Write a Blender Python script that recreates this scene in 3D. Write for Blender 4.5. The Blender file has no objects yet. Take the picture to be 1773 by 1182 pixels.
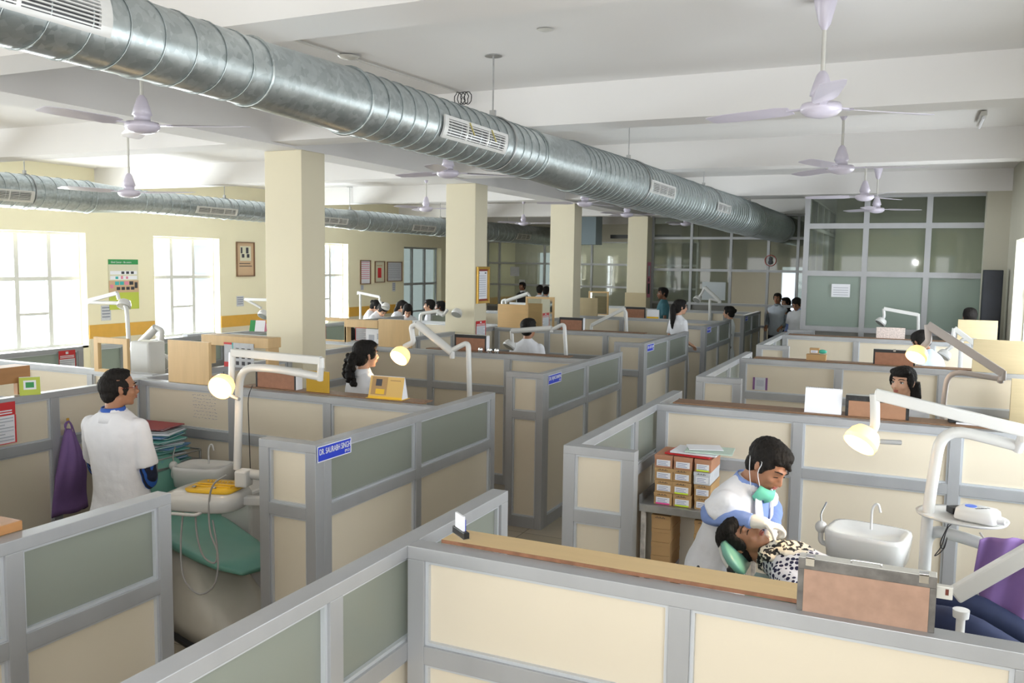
import bpy, bmesh, math, random
from mathutils import Vector, Matrix, Euler
PI = math.pi
random.seed(7)
SC = bpy.context.scene
COL = SC.collection
V = Vector
# ------------------------------------------------------------------ camera
HC = 2.37
F_PX = 1496.57
M = Matrix(((0.9064241096871534, 0.42213710813883365, 0.013985539318666038),
            (0.051027923725038754, -0.07657877538577394, -0.9957569192130813),
            (-0.41927495081171134, 0.9032917319961463, -0.09095362855559948)))
MT = M.transposed()
cam_d = bpy.data.cameras.new('camera'); cam = bpy.data.objects.new('camera', cam_d); COL.objects.link(cam)
cam_d.sensor_width = 36; cam_d.lens = F_PX / 1773 * 36; cam_d.clip_start = 0.05; cam_d.clip_end = 200
R3 = Matrix((M[0], -M[1], -M[2])).transposed()
cam.matrix_world = Matrix.Translation((0, 0, HC)) @ R3.to_4x4()
SC.camera = cam
def ray(u, v): return MT @ V((u - 886.5, v - 591.0, F_PX))
def PX(u, v, x):
    d = ray(u, v); t = x / d.x; return V((x, t * d.y, HC + t * d.z))
def PY(u, v, y):
    d = ray(u, v); t = y / d.y; return V((t * d.x, y, HC + t * d.z))
def PZ(u, v, z):
    d = ray(u, v); t = (z - HC) / d.z; return V((t * d.x, t * d.y, z))
# ------------------------------------------------------------------ materials
MATS = {}
def mat(name, col, rough=0.5, metal=0.0, var=0.0, scale=8.0, bump=0.0, emit=None, es=0.0, stretch=None, coat=0.0, sheen=0.0, sss=0.0):
    if name in MATS: return MATS[name]
    m = bpy.data.materials.new(name); m.use_nodes = True
    nt = m.node_tree; b = nt.nodes['Principled BSDF']
    b.inputs['Base Color'].default_value = (*col, 1); b.inputs['Roughness'].default_value = rough
    b.inputs['Metallic'].default_value = metal
    b.inputs['Coat Weight'].default_value = coat
    b.inputs['Sheen Weight'].default_value = sheen
    if sss: b.inputs['Subsurface Weight'].default_value = sss; b.inputs['Subsurface Radius'].default_value = (.02, .008, .004)
    if emit: b.inputs['Emission Color'].default_value = (*emit, 1); b.inputs['Emission Strength'].default_value = es
    if var or bump:
        tc = nt.nodes.new('ShaderNodeTexCoord'); mp = nt.nodes.new('ShaderNodeMapping')
        nt.links.new(tc.outputs['Object'], mp.inputs[0])
        if stretch: mp.inputs['Scale'].default_value = stretch
        n = nt.nodes.new('ShaderNodeTexNoise'); n.inputs['Scale'].default_value = scale; n.inputs['Detail'].default_value = 4
        nt.links.new(mp.outputs[0], n.inputs['Vector'])
        if var:
            r = nt.nodes.new('ShaderNodeMapRange'); r.inputs[1].default_value = 0.3; r.inputs[2].default_value = 0.7
            r.inputs[3].default_value = 1 - var; r.inputs[4].default_value = 1 + var * .6
            nt.links.new(n.outputs[0], r.inputs[0])
            hs = nt.nodes.new('ShaderNodeHueSaturation'); hs.inputs['Color'].default_value = (*col, 1)
            nt.links.new(r.outputs[0], hs.inputs['Value']); nt.links.new(hs.outputs[0], b.inputs['Base Color'])
        if bump:
            bp = nt.nodes.new('ShaderNodeBump'); bp.inputs['Strength'].default_value = bump; bp.inputs['Distance'].default_value = 0.01
            nt.links.new(n.outputs[0], bp.inputs['Height']); nt.links.new(bp.outputs[0], b.inputs['Normal'])
    MATS[name] = m
    return m
def glassy(name, col, trans, rough, alpha_mix, gcol=None):
    """frosted or tinted sheet: diffuse + translucent + rough clear transmission under a glossy coat"""
    if name in MATS: return MATS[name]
    m = bpy.data.materials.new(name); m.use_nodes = True
    nt = m.node_tree; N = nt.nodes; L = nt.links; N.remove(N['Principled BSDF']); out = N['Material Output']
    d = N.new('ShaderNodeBsdfDiffuse'); d.inputs[0].default_value = (*col, 1)
    t = N.new('ShaderNodeBsdfTranslucent'); t.inputs[0].default_value = (*(gcol or col), 1)
    a = N.new('ShaderNodeMixShader'); a.inputs[0].default_value = trans; L.new(d.outputs[0], a.inputs[1]); L.new(t.outputs[0], a.inputs[2])
    tr = N.new('ShaderNodeBsdfTransparent'); tr.inputs[0].default_value = (*(gcol or col), 1)
    b = N.new('ShaderNodeMixShader'); b.inputs[0].default_value = alpha_mix; L.new(a.outputs[0], b.inputs[1]); L.new(tr.outputs[0], b.inputs[2])
    g = N.new('ShaderNodeBsdfGlossy'); g.inputs['Roughness'].default_value = rough
    fr = N.new('ShaderNodeFresnel'); fr.inputs[0].default_value = 1.5
    ge = N.new('ShaderNodeNewGeometry'); sb = N.new('ShaderNodeMath'); sb.operation = 'SUBTRACT'; sb.inputs[0].default_value = 1; L.new(ge.outputs['Backfacing'], sb.inputs[1])
    ml = N.new('ShaderNodeMath'); ml.operation = 'MULTIPLY'; L.new(fr.outputs[0], ml.inputs[0]); L.new(sb.outputs[0], ml.inputs[1])   # only the entering face mirrors
    c = N.new('ShaderNodeMixShader'); L.new(ml.outputs[0], c.inputs[0]); L.new(b.outputs[0], c.inputs[1]); L.new(g.outputs[0], c.inputs[2])
    L.new(c.outputs[0], out.inputs[0]); MATS[name] = m
    return m
ALU = mat('brushed_aluminium', (.405, .415, .435), .42, .35, .06, 6, stretch=(1, 1, .2))
ALUD = mat('weathered_aluminium', (.40, .395, .38), .5, .5, .10, 5)
BEAD = mat('bright_bead', (.58, .61, .65), .3, .3)
CREAM = mat('cream_laminate', (.69, .62, .50), .38, 0, .02, 2)
FROST = glassy('frosted_glass', (.33, .355, .315), .25, .25, .10, (.55, .6, .54))
TINT = glassy('tinted_glass', (.165, .18, .165), .2, .03, .72, (.70, .735, .69))
FROSTW = glassy('sandblasted_glass', (.36, .43, .39), .45, .25, .05, (.5, .6, .55))
CLEAR = glassy('clear_glass', (.6, .7, .72), .5, .02, .97, (.97, .985, .985))
WHITE = mat('white_enamel', (.62, .62, .61), .28, 0, .02, 5, coat=.3)
WHITED = mat('aged_white_enamel', (.60, .59, .55), .35, 0, .03, 5, coat=.2)
GREYP = mat('grey_plastic', (.30, .30, .30), .45)
BLACK = mat('black_plastic', (.012, .012, .014), .35)
CHROME = mat('chrome', (.75, .75, .76), .15, 1)
STEEL = mat('dull_steel', (.42, .42, .42), .4, .8, .12, 20)
PAINT = mat('ceiling_paint', (.74, .725, .715), .8, 0, .015, 1.2)
WALLY = mat('yellow_wall_paint', (.86, .80, .58), .7, 0, .015, 1.5)
WALLK = mat('khaki_wall_paint', (.50, .48, .40), .8, 0, .02, 1.5)
COLM = mat('column_paint', (.72, .66, .50), .7, 0, .02, 1.5)
ORANGE = mat('orange_dado_tile', (.72, .40, .06), .3, 0, .05, 6)
WOOD = mat('light_wood_laminate', (.62, .40, .18), .45, 0, .05, 3, stretch=(1, 1, 12))
WOODH = mat('light_wood_board', (.62, .42, .20), .45, 0, .06, 3, stretch=(10, 10, 1))
WOODP = mat('pale_beech_board', (.50, .41, .25), .5, 0, .05, 3, stretch=(1, 12, 12))
WOODD = mat('red_brown_wood', (.22, .12, .065), .5, 0, .12, 3, stretch=(14, 1, 1))
BOARDR = mat('masonite_board', (.34, .16, .095), .75, 0, .12, 25)
BOARDR2 = mat('pinkish_masonite_board', (.38, .24, .175), .85, 0, .12, 30)
CARD = mat('kraft_card', (.50, .31, .14), .75, 0, .06, 6)
PAPER = mat('white_paper', (.82, .83, .88), .7)
PAPERG = mat('greyish_paper', (.60, .62, .66), .8, 0, .08, 30)
RED = mat('poster_red', (.62, .03, .035), .5)
BLUE = mat('sign_blue', (.02, .05, .55), .4)
DENIM = mat('navy_cloth', (.01, .018, .06), .8, 0, .1, 20)
YELLOWP = mat('yellow_plastic', (.80, .48, .02), .35, 0, .03, 6)
TEAL = mat('teal_vinyl', (.15, .37, .30), .35, 0, .05, 7, coat=.2)
TEALP = mat('teal_paper', (.12, .40, .36), .6, 0, .1, 20)
LILAC = mat('fan_enamel', (.62, .58, .68), .3, 0, 0, coat=.2)
HOSE = mat('hose_grey', (.33, .32, .31), .4)
CERAM = mat('ceramic_white', (.68, .68, .67), .15, 0, coat=.6)
BEIGE = mat('beige_fibreglass', (.58, .55, .48), .35, 0, .06, 5, coat=.1)
# ------------------------------------------------------------------ mesh builder
class MB:
    def __init__(s): s.v = []; s.f = []; s.sm = []; s.mi = []; s.cur = 0; s.smooth = False
    def add(s, vs, fs, smooth=None):
        n = len(s.v); s.v += [V(p) for p in vs]
        for f in fs: s.f.append([n + i for i in f]); s.sm.append(s.smooth if smooth is None else smooth); s.mi.append(s.cur)
        return s
    def box(s, x0, x1, y0, y1, z0, z1):
        if x0 > x1: x0, x1 = x1, x0
        if y0 > y1: y0, y1 = y1, y0
        if z0 > z1: z0, z1 = z1, z0
        return s.add([(x0,y0,z0),(x1,y0,z0),(x1,y1,z0),(x0,y1,z0),(x0,y0,z1),(x1,y0,z1),(x1,y1,z1),(x0,y1,z1)],
                     [(0,3,2,1),(4,5,6,7),(0,1,5,4),(1,2,6,5),(2,3,7,6),(3,0,4,7)], False)
    def obox(s, c, ax, ay, az, hx, hy, hz):
        c = V(c); ax = V(ax).normalized(); ay = V(ay).normalized(); az = V(az).normalized()
        P = [c + ax*hx*i + ay*hy*j + az*hz*k for k in (-1,1) for i, j in ((-1,-1),(1,-1),(1,1),(-1,1))]
        return s.add(P, [(0,3,2,1),(4,5,6,7),(0,1,5,4),(1,2,6,5),(2,3,7,6),(3,0,4,7)], False)
    def bar(s, p, q, w, h, up=(0,0,1), taper=1.0):
        p = V(p); q = V(q); d = (q - p).normalized(); up = V(up)
        sx = d.cross(up)
        if sx.length < 1e-4: sx = d.cross(V((1,0,0)))
        sx.normalize(); u = sx.cross(d).normalized()
        P = []
        for c, k in ((p, 1), (q, taper)):
            P += [c - sx*w/2*k - u*h/2*k, c + sx*w/2*k - u*h/2*k, c + sx*w/2*k + u*h/2*k, c - sx*w/2*k + u*h/2*k]
        return s.add(P, [(0,1,2,3),(7,6,5,4),(0,4,5,1),(1,5,6,2),(2,6,7,3),(3,7,4,0)], False)
    def tube(s, pts, r, n=12, caps=True, closed=False, flat=1.0):
        pts = [V(p) for p in pts]; k = len(pts)
        rs = r if isinstance(r, (list, tuple)) else [r] * k
        T = []
        for i in range(k):
            a = pts[i-1] if (i or closed) else pts[0]; b = pts[(i+1) % k] if (i < k-1 or closed) else pts[-1]
            T.append((b - a).normalized())
        nrm = T[0].orthogonal().normalized(); base = len(s.v); vs = []; fs = []
        for i in range(k):
            nrm = (nrm - T[i]*nrm.dot(T[i])).normalized(); bn = T[i].cross(nrm)
            for j in range(n):
                a = 2*PI*j/n; vs.append(pts[i] + (nrm*math.cos(a) + bn*math.sin(a)*flat)*rs[i])
        m = k if closed else k-1
        for i in range(m):
            i2 = (i+1) % k
            for j in range(n): fs.append((i*n+j, i*n+(j+1)%n, i2*n+(j+1)%n, i2*n+j))
        s.add(vs, fs, True)
        if caps and not closed:
            s.add([vs[j] for j in range(n)], [tuple(range(n-1,-1,-1))], False)
            s.add([vs[(k-1)*n+j] for j in range(n)], [tuple(range(n))], False)
        return s
    def lathe(s, prof, c, n=24, axis=(0,0,1), smooth=True, capa=True, capb=True):
        c = V(c); az = V(axis).normalized(); ax = az.orthogonal().normalized()
        if abs(az.z) > .99: ax = V((1,0,0)); 
        ay = az.cross(ax); vs = []; fs = []
        for r, z in prof:
            for j in range(n):
                a = 2*PI*j/n; vs.append(c + az*z + (ax*math.cos(a) + ay*math.sin(a))*r)
        for i in range(len(prof)-1):
            for j in range(n): fs.append((i*n+j, i*n+(j+1)%n, (i+1)*n+(j+1)%n, (i+1)*n+j))
        s.add(vs, fs, smooth)
        if capa: s.add(vs[:n], [tuple(range(n-1,-1,-1))], False)
        if capb: s.add(vs[-n:], [tuple(range(n))], False)
        return s
    def cyl(s, p, q, r, n=16, r2=None): return s.tube([p, q], [r, r if r2 is None else r2], n)
    def ell(s, c, r, R=None, nu=16, nv=10):
        c = V(c); R = R or Matrix.Identity(3); vs = [c + R @ V((0,0,-r[2]))]; fs = []
        for i in range(1, nv):
            t = PI*i/nv - PI/2
            for j in range(nu):
                a = 2*PI*j/nu; vs.append(c + R @ V((r[0]*math.cos(t)*math.cos(a), r[1]*math.cos(t)*math.sin(a), r[2]*math.sin(t))))
        vs.append(c + R @ V((0,0,r[2])))
        for j in range(nu): fs.append((0, 1+(j+1)%nu, 1+j))
        for i in range(nv-2):
            for j in range(nu): fs.append((1+i*nu+j, 1+i*nu+(j+1)%nu, 1+(i+1)*nu+(j+1)%nu, 1+(i+1)*nu+j))
        o = 1+(nv-2)*nu
        for j in range(nu): fs.append((o+j, o+(j+1)%nu, len(vs)-1))
        return s.add(vs, fs, True)
    def loft(s, rings, caps=True, smooth=True):
        n = len(rings[0]); vs = [p for r in rings for p in r]; fs = []
        for i in range(len(rings)-1):
            for j in range(n): fs.append((i*n+j, i*n+(j+1)%n, (i+1)*n+(j+1)%n, (i+1)*n+j))
        if caps: fs += [tuple(range(n-1,-1,-1)), tuple((len(rings)-1)*n+j for j in range(n))]
        return s.add(vs, fs, smooth)
    def prism(s, pts, d, smooth=False):
        """planar outline pts (3-D) pushed along d"""
        pts = [V(p) for p in pts]; d = V(d); n = len(pts)
        vs = pts + [p + d for p in pts]
        return s.add(vs, [tuple(range(n-1,-1,-1)), tuple(range(n, 2*n))] + [(i,(i+1)%n,n+(i+1)%n,n+i) for i in range(n)], smooth)
    def grid(s, fn, nu, nv, smooth=True):
        vs = [fn(i/nu, j/nv) for j in range(nv+1) for i in range(nu+1)]
        fs = [(j*(nu+1)+i, j*(nu+1)+i+1, (j+1)*(nu+1)+i+1, (j+1)*(nu+1)+i) for j in range(nv) for i in range(nu)]
        return s.add(vs, fs, smooth)
    def build(s, name, mats, parent=None, bevel=0, solid=0):
        me = bpy.data.meshes.new(name)
        if parent is not None: org = V(parent['_org'])
        else:
            xs = [p.x for p in s.v]; ys = [p.y for p in s.v]; zs = [p.z for p in s.v]
            org = V(((min(xs)+max(xs))/2, (min(ys)+max(ys))/2, min(zs)))
        me.from_pydata([p - org for p in s.v], [], s.f)
        me.polygons.foreach_set('use_smooth', s.sm)
        if not isinstance(mats, (list, tuple)): mats = [mats]
        for m in mats: me.materials.append(m)
        if len(mats) > 1: me.polygons.foreach_set('material_index', s.mi)
        bm = bmesh.new(); bm.from_mesh(me); bmesh.ops.recalc_face_normals(bm, faces=bm.faces); bm.to_mesh(me); bm.free()
        me.update()
        o = bpy.data.objects.new(name, me); COL.objects.link(o)
        if parent is not None: o.parent = parent
        else: o.location = org
        o['_org'] = tuple(org)
        if bevel:
            b = o.modifiers.new('bevel', 'BEVEL'); b.width = bevel; b.segments = 2; b.limit_method = 'ANGLE'; b.angle_limit = .7
        if solid:
            b = o.modifiers.new('solid', 'SOLIDIFY'); b.thickness = solid; b.offset = 0
        return o
def thing(name, label, cat, loc, group=None, kind=None):
    o = bpy.data.objects.new(name, None); COL.objects.link(o); o.location = loc; o.empty_display_size = .1
    o['_org'] = tuple(loc)
    if kind: o['kind'] = kind
    else: o['label'] = label; o['category'] = cat
    if group: o['group'] = group
    return o
def tag(o, label, cat, group=None):
    o['label'] = label; o['category'] = cat
    if group: o['group'] = group
    return o
def struct(o): o['kind'] = 'structure'; return o
def text(body, name, m, parent, org, ax, up, size, depth=.0006, align='LEFT', sx=1.0):
    """lettering as a thin mesh laid on a surface: org = lower-left, ax = reading direction"""
    c = bpy.data.curves.new('lettering', 'FONT'); c.body = body; c.size = size; c.extrude = depth; c.align_x = align
    t = bpy.data.objects.new('lettering', c); COL.objects.link(t)
    dg = bpy.context.evaluated_depsgraph_get(); me = bpy.data.meshes.new_from_object(t.evaluated_get(dg))
    bpy.data.objects.remove(t); bpy.data.curves.remove(c)
    ax = V(ax).normalized(); up = V(up).normalized(); nz = ax.cross(up)
    R = Matrix((ax*sx, up, nz)).transposed().to_4x4()
    me.transform(Matrix.Translation(V(org) - V(parent['_org'])) @ R)
    me.materials.clear(); me.materials.append(m); me.name = name
    o = bpy.data.objects.new(name, me); COL.objects.link(o); o.parent = parent; o['_org'] = parent['_org']
    return o
def arc(c, a, b, r, t0, t1, n=8):
    c = V(c); a = V(a); b = V(b)
    return [c + a*r*math.cos(t0+(t1-t0)*i/n) + b*r*math.sin(t0+(t1-t0)*i/n) for i in range(n+1)]
def rounded(pts, r, n=5):
    """polyline with its inner corners rounded"""
    pts = [V(p) for p in pts]; out = [pts[0]]
    for i in range(1, len(pts)-1):
        a = pts[i] - pts[i-1]; b = pts[i+1] - pts[i]
        rr = min(r, a.length*.49, b.length*.49); p0 = pts[i] - a.normalized()*rr; p2 = pts[i] + b.normalized()*rr
        for k in range(n+1):
            t = k/n; out.append(p0*(1-t)**2 + pts[i]*2*t*(1-t) + p2*t*t)
    out.append(pts[-1]); return out
def smoothline(pts, n=6):
    """catmull-rom through the points"""
    P = [V(p) for p in pts]; P = [P[0]*2-P[1]] + P + [P[-1]*2-P[-2]]; out = []
    for i in range(1, len(P)-2):
        for k in range(n):
            t = k/n; a, b, c, d = P[i-1:i+3]
            out.append(.5*((2*b) + (c-a)*t + (2*a-5*b+4*c-d)*t*t + (3*b-a-3*c+d)*t**3))
    out.append(P[-2]); return out
# ================================================================== room shell
ZC = 3.77; ZB = 3.46; XL = -12.0; XR = 1.16; YF = 26.0; YB = -4.0
def floor_mat():
    m = mat('floor_tile', (.44, .38, .29), .18, 0, 0)
    nt = m.node_tree; b = nt.nodes['Principled BSDF']
    tc = nt.nodes.new('ShaderNodeTexCoord'); br = nt.nodes.new('ShaderNodeTexBrick'); nt.links.new(tc.outputs['Object'], br.inputs['Vector'])
    br.offset = 0; br.inputs['Scale'].default_value = 1; br.inputs['Brick Width'].default_value = .6; br.inputs['Row Height'].default_value = .6
    br.inputs['Mortar Size'].default_value = .004
    br.inputs['Color1'].default_value = (.38,.33,.26,1); br.inputs['Color2'].default_value = (.34,.295,.225,1); br.inputs['Mortar'].default_value = (.2,.17,.13,1)
    nt.links.new(br.outputs['Color'], b.inputs['Base Color']); return m
struct(MB().box(XL-.25, XR+.25, YB, YF, -.1, 0).build('floor', floor_mat()))
struct(MB().box(XL-.25, XR+.25, YB, YF, ZC, ZC+.2).build('ceiling', PAINT))
# windows in the left wall: (y0, y1, pane columns, dark)
WZ0, WZ1 = .95, 2.74
wins = [(8.05, 9.68, 3, 0), (11.04, 12.6, 3, 0), (15.2, 16.72, 3, 0), (19.15, 21.1, 3, 1)]
def wall_with_holes(name, m, x0, x1, ya, yb, holes, z0=0, z1=ZC):
    b = MB(); y = ya
    for (h0, h1, a, c) in holes:
        b.box(x0, x1, y, h0, z0, z1); b.box(x0, x1, h0, h1, z0, a); b.box(x0, x1, h0, h1, c, z1); y = h1
    b.box(x0, x1, y, yb, z0, z1)
    return struct(b.build(name, m))
near = [(-2.6, -.9, .95, 2.74), (1.0, 2.8, .95, 2.74), (4.6, 6.4, .95, 2.74)]
wall_with_holes('wall_left', WALLY, XL-.25, XL, YB, YF, near + [(a, b, WZ0 if not d else .3, WZ1) for a, b, n, d in wins])
rwin = [(-2.0, 0.6, .95, 2.6), (3.2, 5.6, .95, 2.6), (8.2, 10.4, .95, 2.6), (11.2, 12.95, 0.95, 2.75)]
wall_with_holes('wall_right', WALLK, XR, XR+.25, YB, YF, rwin)
fb = MB(); px_ = XL
for u0, u1, za, zb in ((930, 952, 1.0, 2.7), (1352, 1388, .1, 2.35)):
    xa, xb = PY(u0, 500, YF).x, PY(u1, 500, YF).x
    fb.box(px_, xa, YF, YF+.2, 0, ZC); fb.box(xa, xb, YF, YF+.2, 0, za); fb.box(xa, xb, YF, YF+.2, zb, ZC); px_ = xb
fb.box(px_, XR, YF, YF+.2, 0, ZC); struct(fb.build('wall_far', WALLK))
bb = MB()
for x in range(-12, 1, 3): bb.box(x, x+.6, YB-.2, YB, 0, ZC)
bb.box(XL, XR, YB-.2, YB, 0, .9); bb.box(XL, XR, YB-.2, YB, 2.8, ZC)
struct(bb.build('wall_back', WALLY))
# dado of orange tiles along the left wall between the windows
segs = [(-4, -2.6), (-.9, 1.0), (2.8, 4.6), (6.4, 8.05), (9.68, 11.04), (12.6, 15.2), (16.72, 19.15), (21.1, 26)]
d = MB()
for a, b in segs: d.box(XL, XL+.012, a+.02, b-.02, 1.05, 1.27)
struct(d.build('trim_1', ORANGE))
d = MB()
for a, b in segs: d.box(XL, XL+.01, a+.02, b-.02, 0.0, 1.05)
struct(d.build('trim_2', mat('cream_dado_tile', (.72, .66, .50), .25, 0, .03, 3)))
def window(nm, y0, y1, z0, z1, cols, m, side=-1, dark=False):
    x = XL - .17 if side < 0 else XR + .17
    t = thing(nm, '', '', (x, (y0+y1)/2, z0), kind='structure')
    f = MB(); w = .045; hx = .03; hv = .027
    f.box(x-hx, x+hx, y0, y1, z0, z0+w); f.box(x-hx, x+hx, y0, y1, z1-w, z1)
    zt = z0 + (z1-z0)*.60
    f.box(x-hx, x+hx, y0, y1, zt-.03, zt+.03)
    for i in range(cols+1):
        yy = y0 + (y1-y0)*i/cols; f.box(x-hv, x+hv, max(y0+.001, yy-.035), min(y1-.001, yy+.035), z0+.004, z1-.004)
    if cols == 3:
        zz = z0 + (z1-z0)*.30; f.box(x-.022, x+.022, y0+(y1-y0)/3, y0+(y1-y0)*2/3, zz-.02, zz+.02)
    f.build('window_frame', m, t)
    for i in range(cols):
        a = y0+(y1-y0)*i/cols+.03; b = y0+(y1-y0)*(i+1)/cols-.03
        MB().box(x-.003, x+.003, a, b, z0+.04, z1-.04).build('pane', TINT if dark else CLEAR, t)
    MB().box(x-.1 if side < 0 else x-.17, x+.17 if side < 0 else x+.1, y0+.002, y1-.002, z0-.035, z0+.002).build('window_sill', WHITED, t)
    return t
WFR = mat('white_window_frame', (.60, .60, .57), .5)
i = 1
for a, b, c, e in near: window('window_%d' % i, a, b, c, e, 3, WFR); i += 1
for a, b, n, dk in wins: window('window_%d' % i, a, b, WZ0 if not dk else .3, WZ1, n, WFR if not dk else ALU, dark=bool(dk)); i += 1
for a, b, c, e in rwin: window('window_%d' % i, a, b, c, e, 3, WFR, 1); i += 1
for a, b, c, e in rwin: struct(MB().box(XR+.25, XR+1.7, a-.3, b+.3, e+.1, e+.2).build('trim_13', WALLK))  # awnings added outside the right windows, out of view, to block the sun
# beams
BY = [-.1, 3.23, 6.47, 9.88, 13.93, 18.9]
for k, y in enumerate(BY):
    struct(MB().box(XL, XR, y, y+.33, ZB, ZC).build('trim_%d' % (3+k), PAINT))
struct(MB().box(-5.93, -5.5, YB, 19.2, ZB-.02, ZC).build('trim_9', PAINT))
struct(MB().box(XL, XR, YF-3.2, YF-2.9, ZB, ZC).build('trim_10', PAINT))
for k, y in enumerate([6.9, 10.6, 14.4, 19.0]):
    t = MB().box(-5.96, -5.5, y, y+.37, 0, ZB-.02).build('structural_column', COLM, bevel=.006)
    tag(t, ['nearest cream square column behind the first cubicle row', 'cream square column carrying the gold-framed notice',
            'third cream column from the front, behind the man in white shirt', 'farthest cream column with a pink poster on its side'][k], 'column', 'square columns down the hall')
struct(MB().box(XR-.3, XR, 13.95, 14.25, 0, ZB).build('trim_11', WALLK))
# ------------------------------------------------------------------ glass walls at the far end
def gwall(name, kind, org_ax, fixed, a0, a1, vs, hs, panes_m, m=ALU, w=.055, z0=0, z1=3.46, label=None, skip=()):
    """kind 'X': runs along x at y=fixed; vs vertical positions, hs horizontal heights"""
    def bx(b, p, q, za, zb, h): 
        return b.box(p, q, fixed-h, fixed+h, za, zb) if kind == 'X' else b.box(fixed-h, fixed+h, p, q, za, zb)
    t = thing(name, label, 'glass partition', ((a0+a1)/2, fixed, 0) if kind == 'X' else (fixed, (a0+a1)/2, 0))
    f = MB(); vs = [a0] + list(vs) + [a1]; hs = [z0] + list(hs) + [z1]
    for p in vs: bx(f, p-w/2, p+w/2, z0, z1, .04)
    for i in range(len(vs)-1):
        for h in hs: bx(f, vs[i]+w/2, vs[i+1]-w/2, max(h-w/2, z0), min(h+w/2, z1), .038)
    f.build('frame', m, t)
    g = MB()
    for i in range(len(vs)-1):
        for j in range(len(hs)-1):
            if (i, j) in skip: continue
            b = MB(); bx(b, vs[i]+w/2, vs[i+1]-w/2, hs[j]+w/2, hs[j+1]-w/2, .004)
            b.build('glass_pane', panes_m[min(j, len(panes_m)-1)], t)
    return t
YG = 14.3
kx = YG/14.0
GREYPANEL = mat('grey_lower_panel', (.22, .215, .20), .5)
gwall('glass_partition', 'X', 0, YG, -1.54*kx, .99*kx-.02, (-.70*kx, .14*kx), (1.41, 2.27, 3.0), (GREYPANEL, FROSTW, TINT, TINT), label='tall aluminium and glass wall closing the right side of the hall', w=.08)
gwall('glass_partition', 'Y', 0, -1.54*kx, YG+.1, 19.3, (15.4, 16.5, 17.6), (1.41, 2.27, 3.0), (GREYPANEL, TINT, TINT, TINT), label='glass wall running back beside the far doorway')
gwall('glass_partition', 'X', 0, 19.4, -5.48, -1.64, (-4.59, -3.71, -2.91, -2.3), (1.05, 1.51, 2.26, 2.97), (GREYPANEL, GREYPANEL, TINT, TINT, TINT), label='gridded glass wall across the end of the aisle', skip=((2,0),(2,1),(2,2),(3,0),(3,1),(3,2)))
gwall('glass_partition', 'X', 0, 24.0, -12.0, -5.5, (-11.6, -10.1, -8.6, -7.1), (1.05, 1.7, 2.35), (GREYPANEL, TINT, TINT, TINT), label='dark glass wall at the far left end of the hall', z1=3.0)
struct(MB().box(-12, -5.5, 24.0-.06, 24.0+.06, 3.0, ZC).build('trim_12', WALLK))
# room seen through the right glass wall
struct(MB().box(-1.5, XR, 18.6, 18.7, 0, ZC).build('wall_inner', mat('inner_room_paint', (.50, .50, .40), .8)))
# far end doorway brightness: a tall window in the far wall
# ------------------------------------------------------------------ outside the left windows
EXT = mat('pale_rendered_facade', (.84, .87, .90), .9, 0, .08, .6)
EXD = mat('facade_window_dark', (.10, .14, .19), .5)
for k, (ya, yb) in enumerate([(-8, 14), (14.6, 30)]):
    t = thing('apartment_building' if k else 'building_facade', ['pale building facade outside the left windows', 'white building far outside the left windows'][k], 'building', (-19.5, (ya+yb)/2, 0))
    b = MB().box(-21, -19.5, ya, yb, -2, 6.5)
    for y in range(int(ya)+1, int(yb), 3): b.box(-19.5, -19.1, y, y+.7, -2, 6.5)
    b.build('wall', EXT, t)
    for y in range(int(ya)+1, int(yb)-1, 3):
        MB().box(-19.52, -19.40, y+1.3, y+2.2, 1.2, 2.75).build('window', EXD, t)
tag(MB().box(-19.0, -12.3, -10, 30, -.6, -.5).build('courtyard_paving', mat('paving', (.6, .6, .58), .9)), 'pale courtyard paving outside the left windows', 'paving')
# ================================================================== light
w = bpy.data.worlds.new('World'); SC.world = w; w.use_nodes = True
bg = w.node_tree.nodes['Background']; bg.inputs[0].default_value = (.80, .90, 1.0, 1); bg.inputs[1].default_value = 1.25
def area(name, loc, rot, sx, sy, e, col=(1, 1, 1)):
    l = bpy.data.lights.new(name, 'AREA'); l.shape = 'RECTANGLE'; l.size = sx; l.size_y = sy; l.energy = e; l.color = col
    o = bpy.data.objects.new(name, l); COL.objects.link(o); o.location = loc; o.rotation_euler = rot; return o
for k, (a, b, n, dk) in enumerate([(a, b, 3, 0) for a, b, c, e in near] + wins):
    if dk: continue
    area('window_daylight', (XL-.27, (a+b)/2, 1.85), (0, -PI/2, 0), 1.7, b-a, 265, (.93, .97, 1))
for a, b, c, e in rwin:
    area('window_daylight', (XR+.27, (a+b)/2, 1.85), (0, PI/2, 0), 1.7, b-a, 105, (.95, .97, 1))
area('back_fill_light', (-5, YB-.3, 1.85), (PI/2, 0, 0), 12, 1.8, 300, (1, .98, .95))  # added ambient fill, as if daylight through unseen windows behind the camera
sn = bpy.data.lights.new('sun', 'SUN'); sn.energy = 1.6; sn.angle = .01; sn.color = (1, .97, .92)
so = bpy.data.objects.new('sun', sn); COL.objects.link(so); so.location = (5, 5, 20); so.rotation_euler = V((-.40, .05, -1)).to_track_quat('-Z', 'Y').to_euler()
area('corridor_light', (-4.0, 22.4, 3.3), (0, 0, 0), 3.0, 1.5, 70, (1, .98, .92))
area('corridor_light', (-9.0, 25.0, 3.3), (0, 0, 0), 4.0, 1.0, 60, (1, .98, .92))
area('inner_room_fill', (-.2, 16.6, 3.5), (0, 0, 0), 1.8, 1.2, 60, (.95, 1, .95))  # added lamp, unseen, brightens the room behind the right glass wall
fl = bpy.data.lights.new('camera_flash', 'POINT'); fl.energy = 72; fl.shadow_soft_size = .03; fl.color = (.97, .97, 1)
flo = bpy.data.objects.new('camera_flash', fl); COL.objects.link(flo); flo.location = (-.02, .02, HC+.16)
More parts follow.
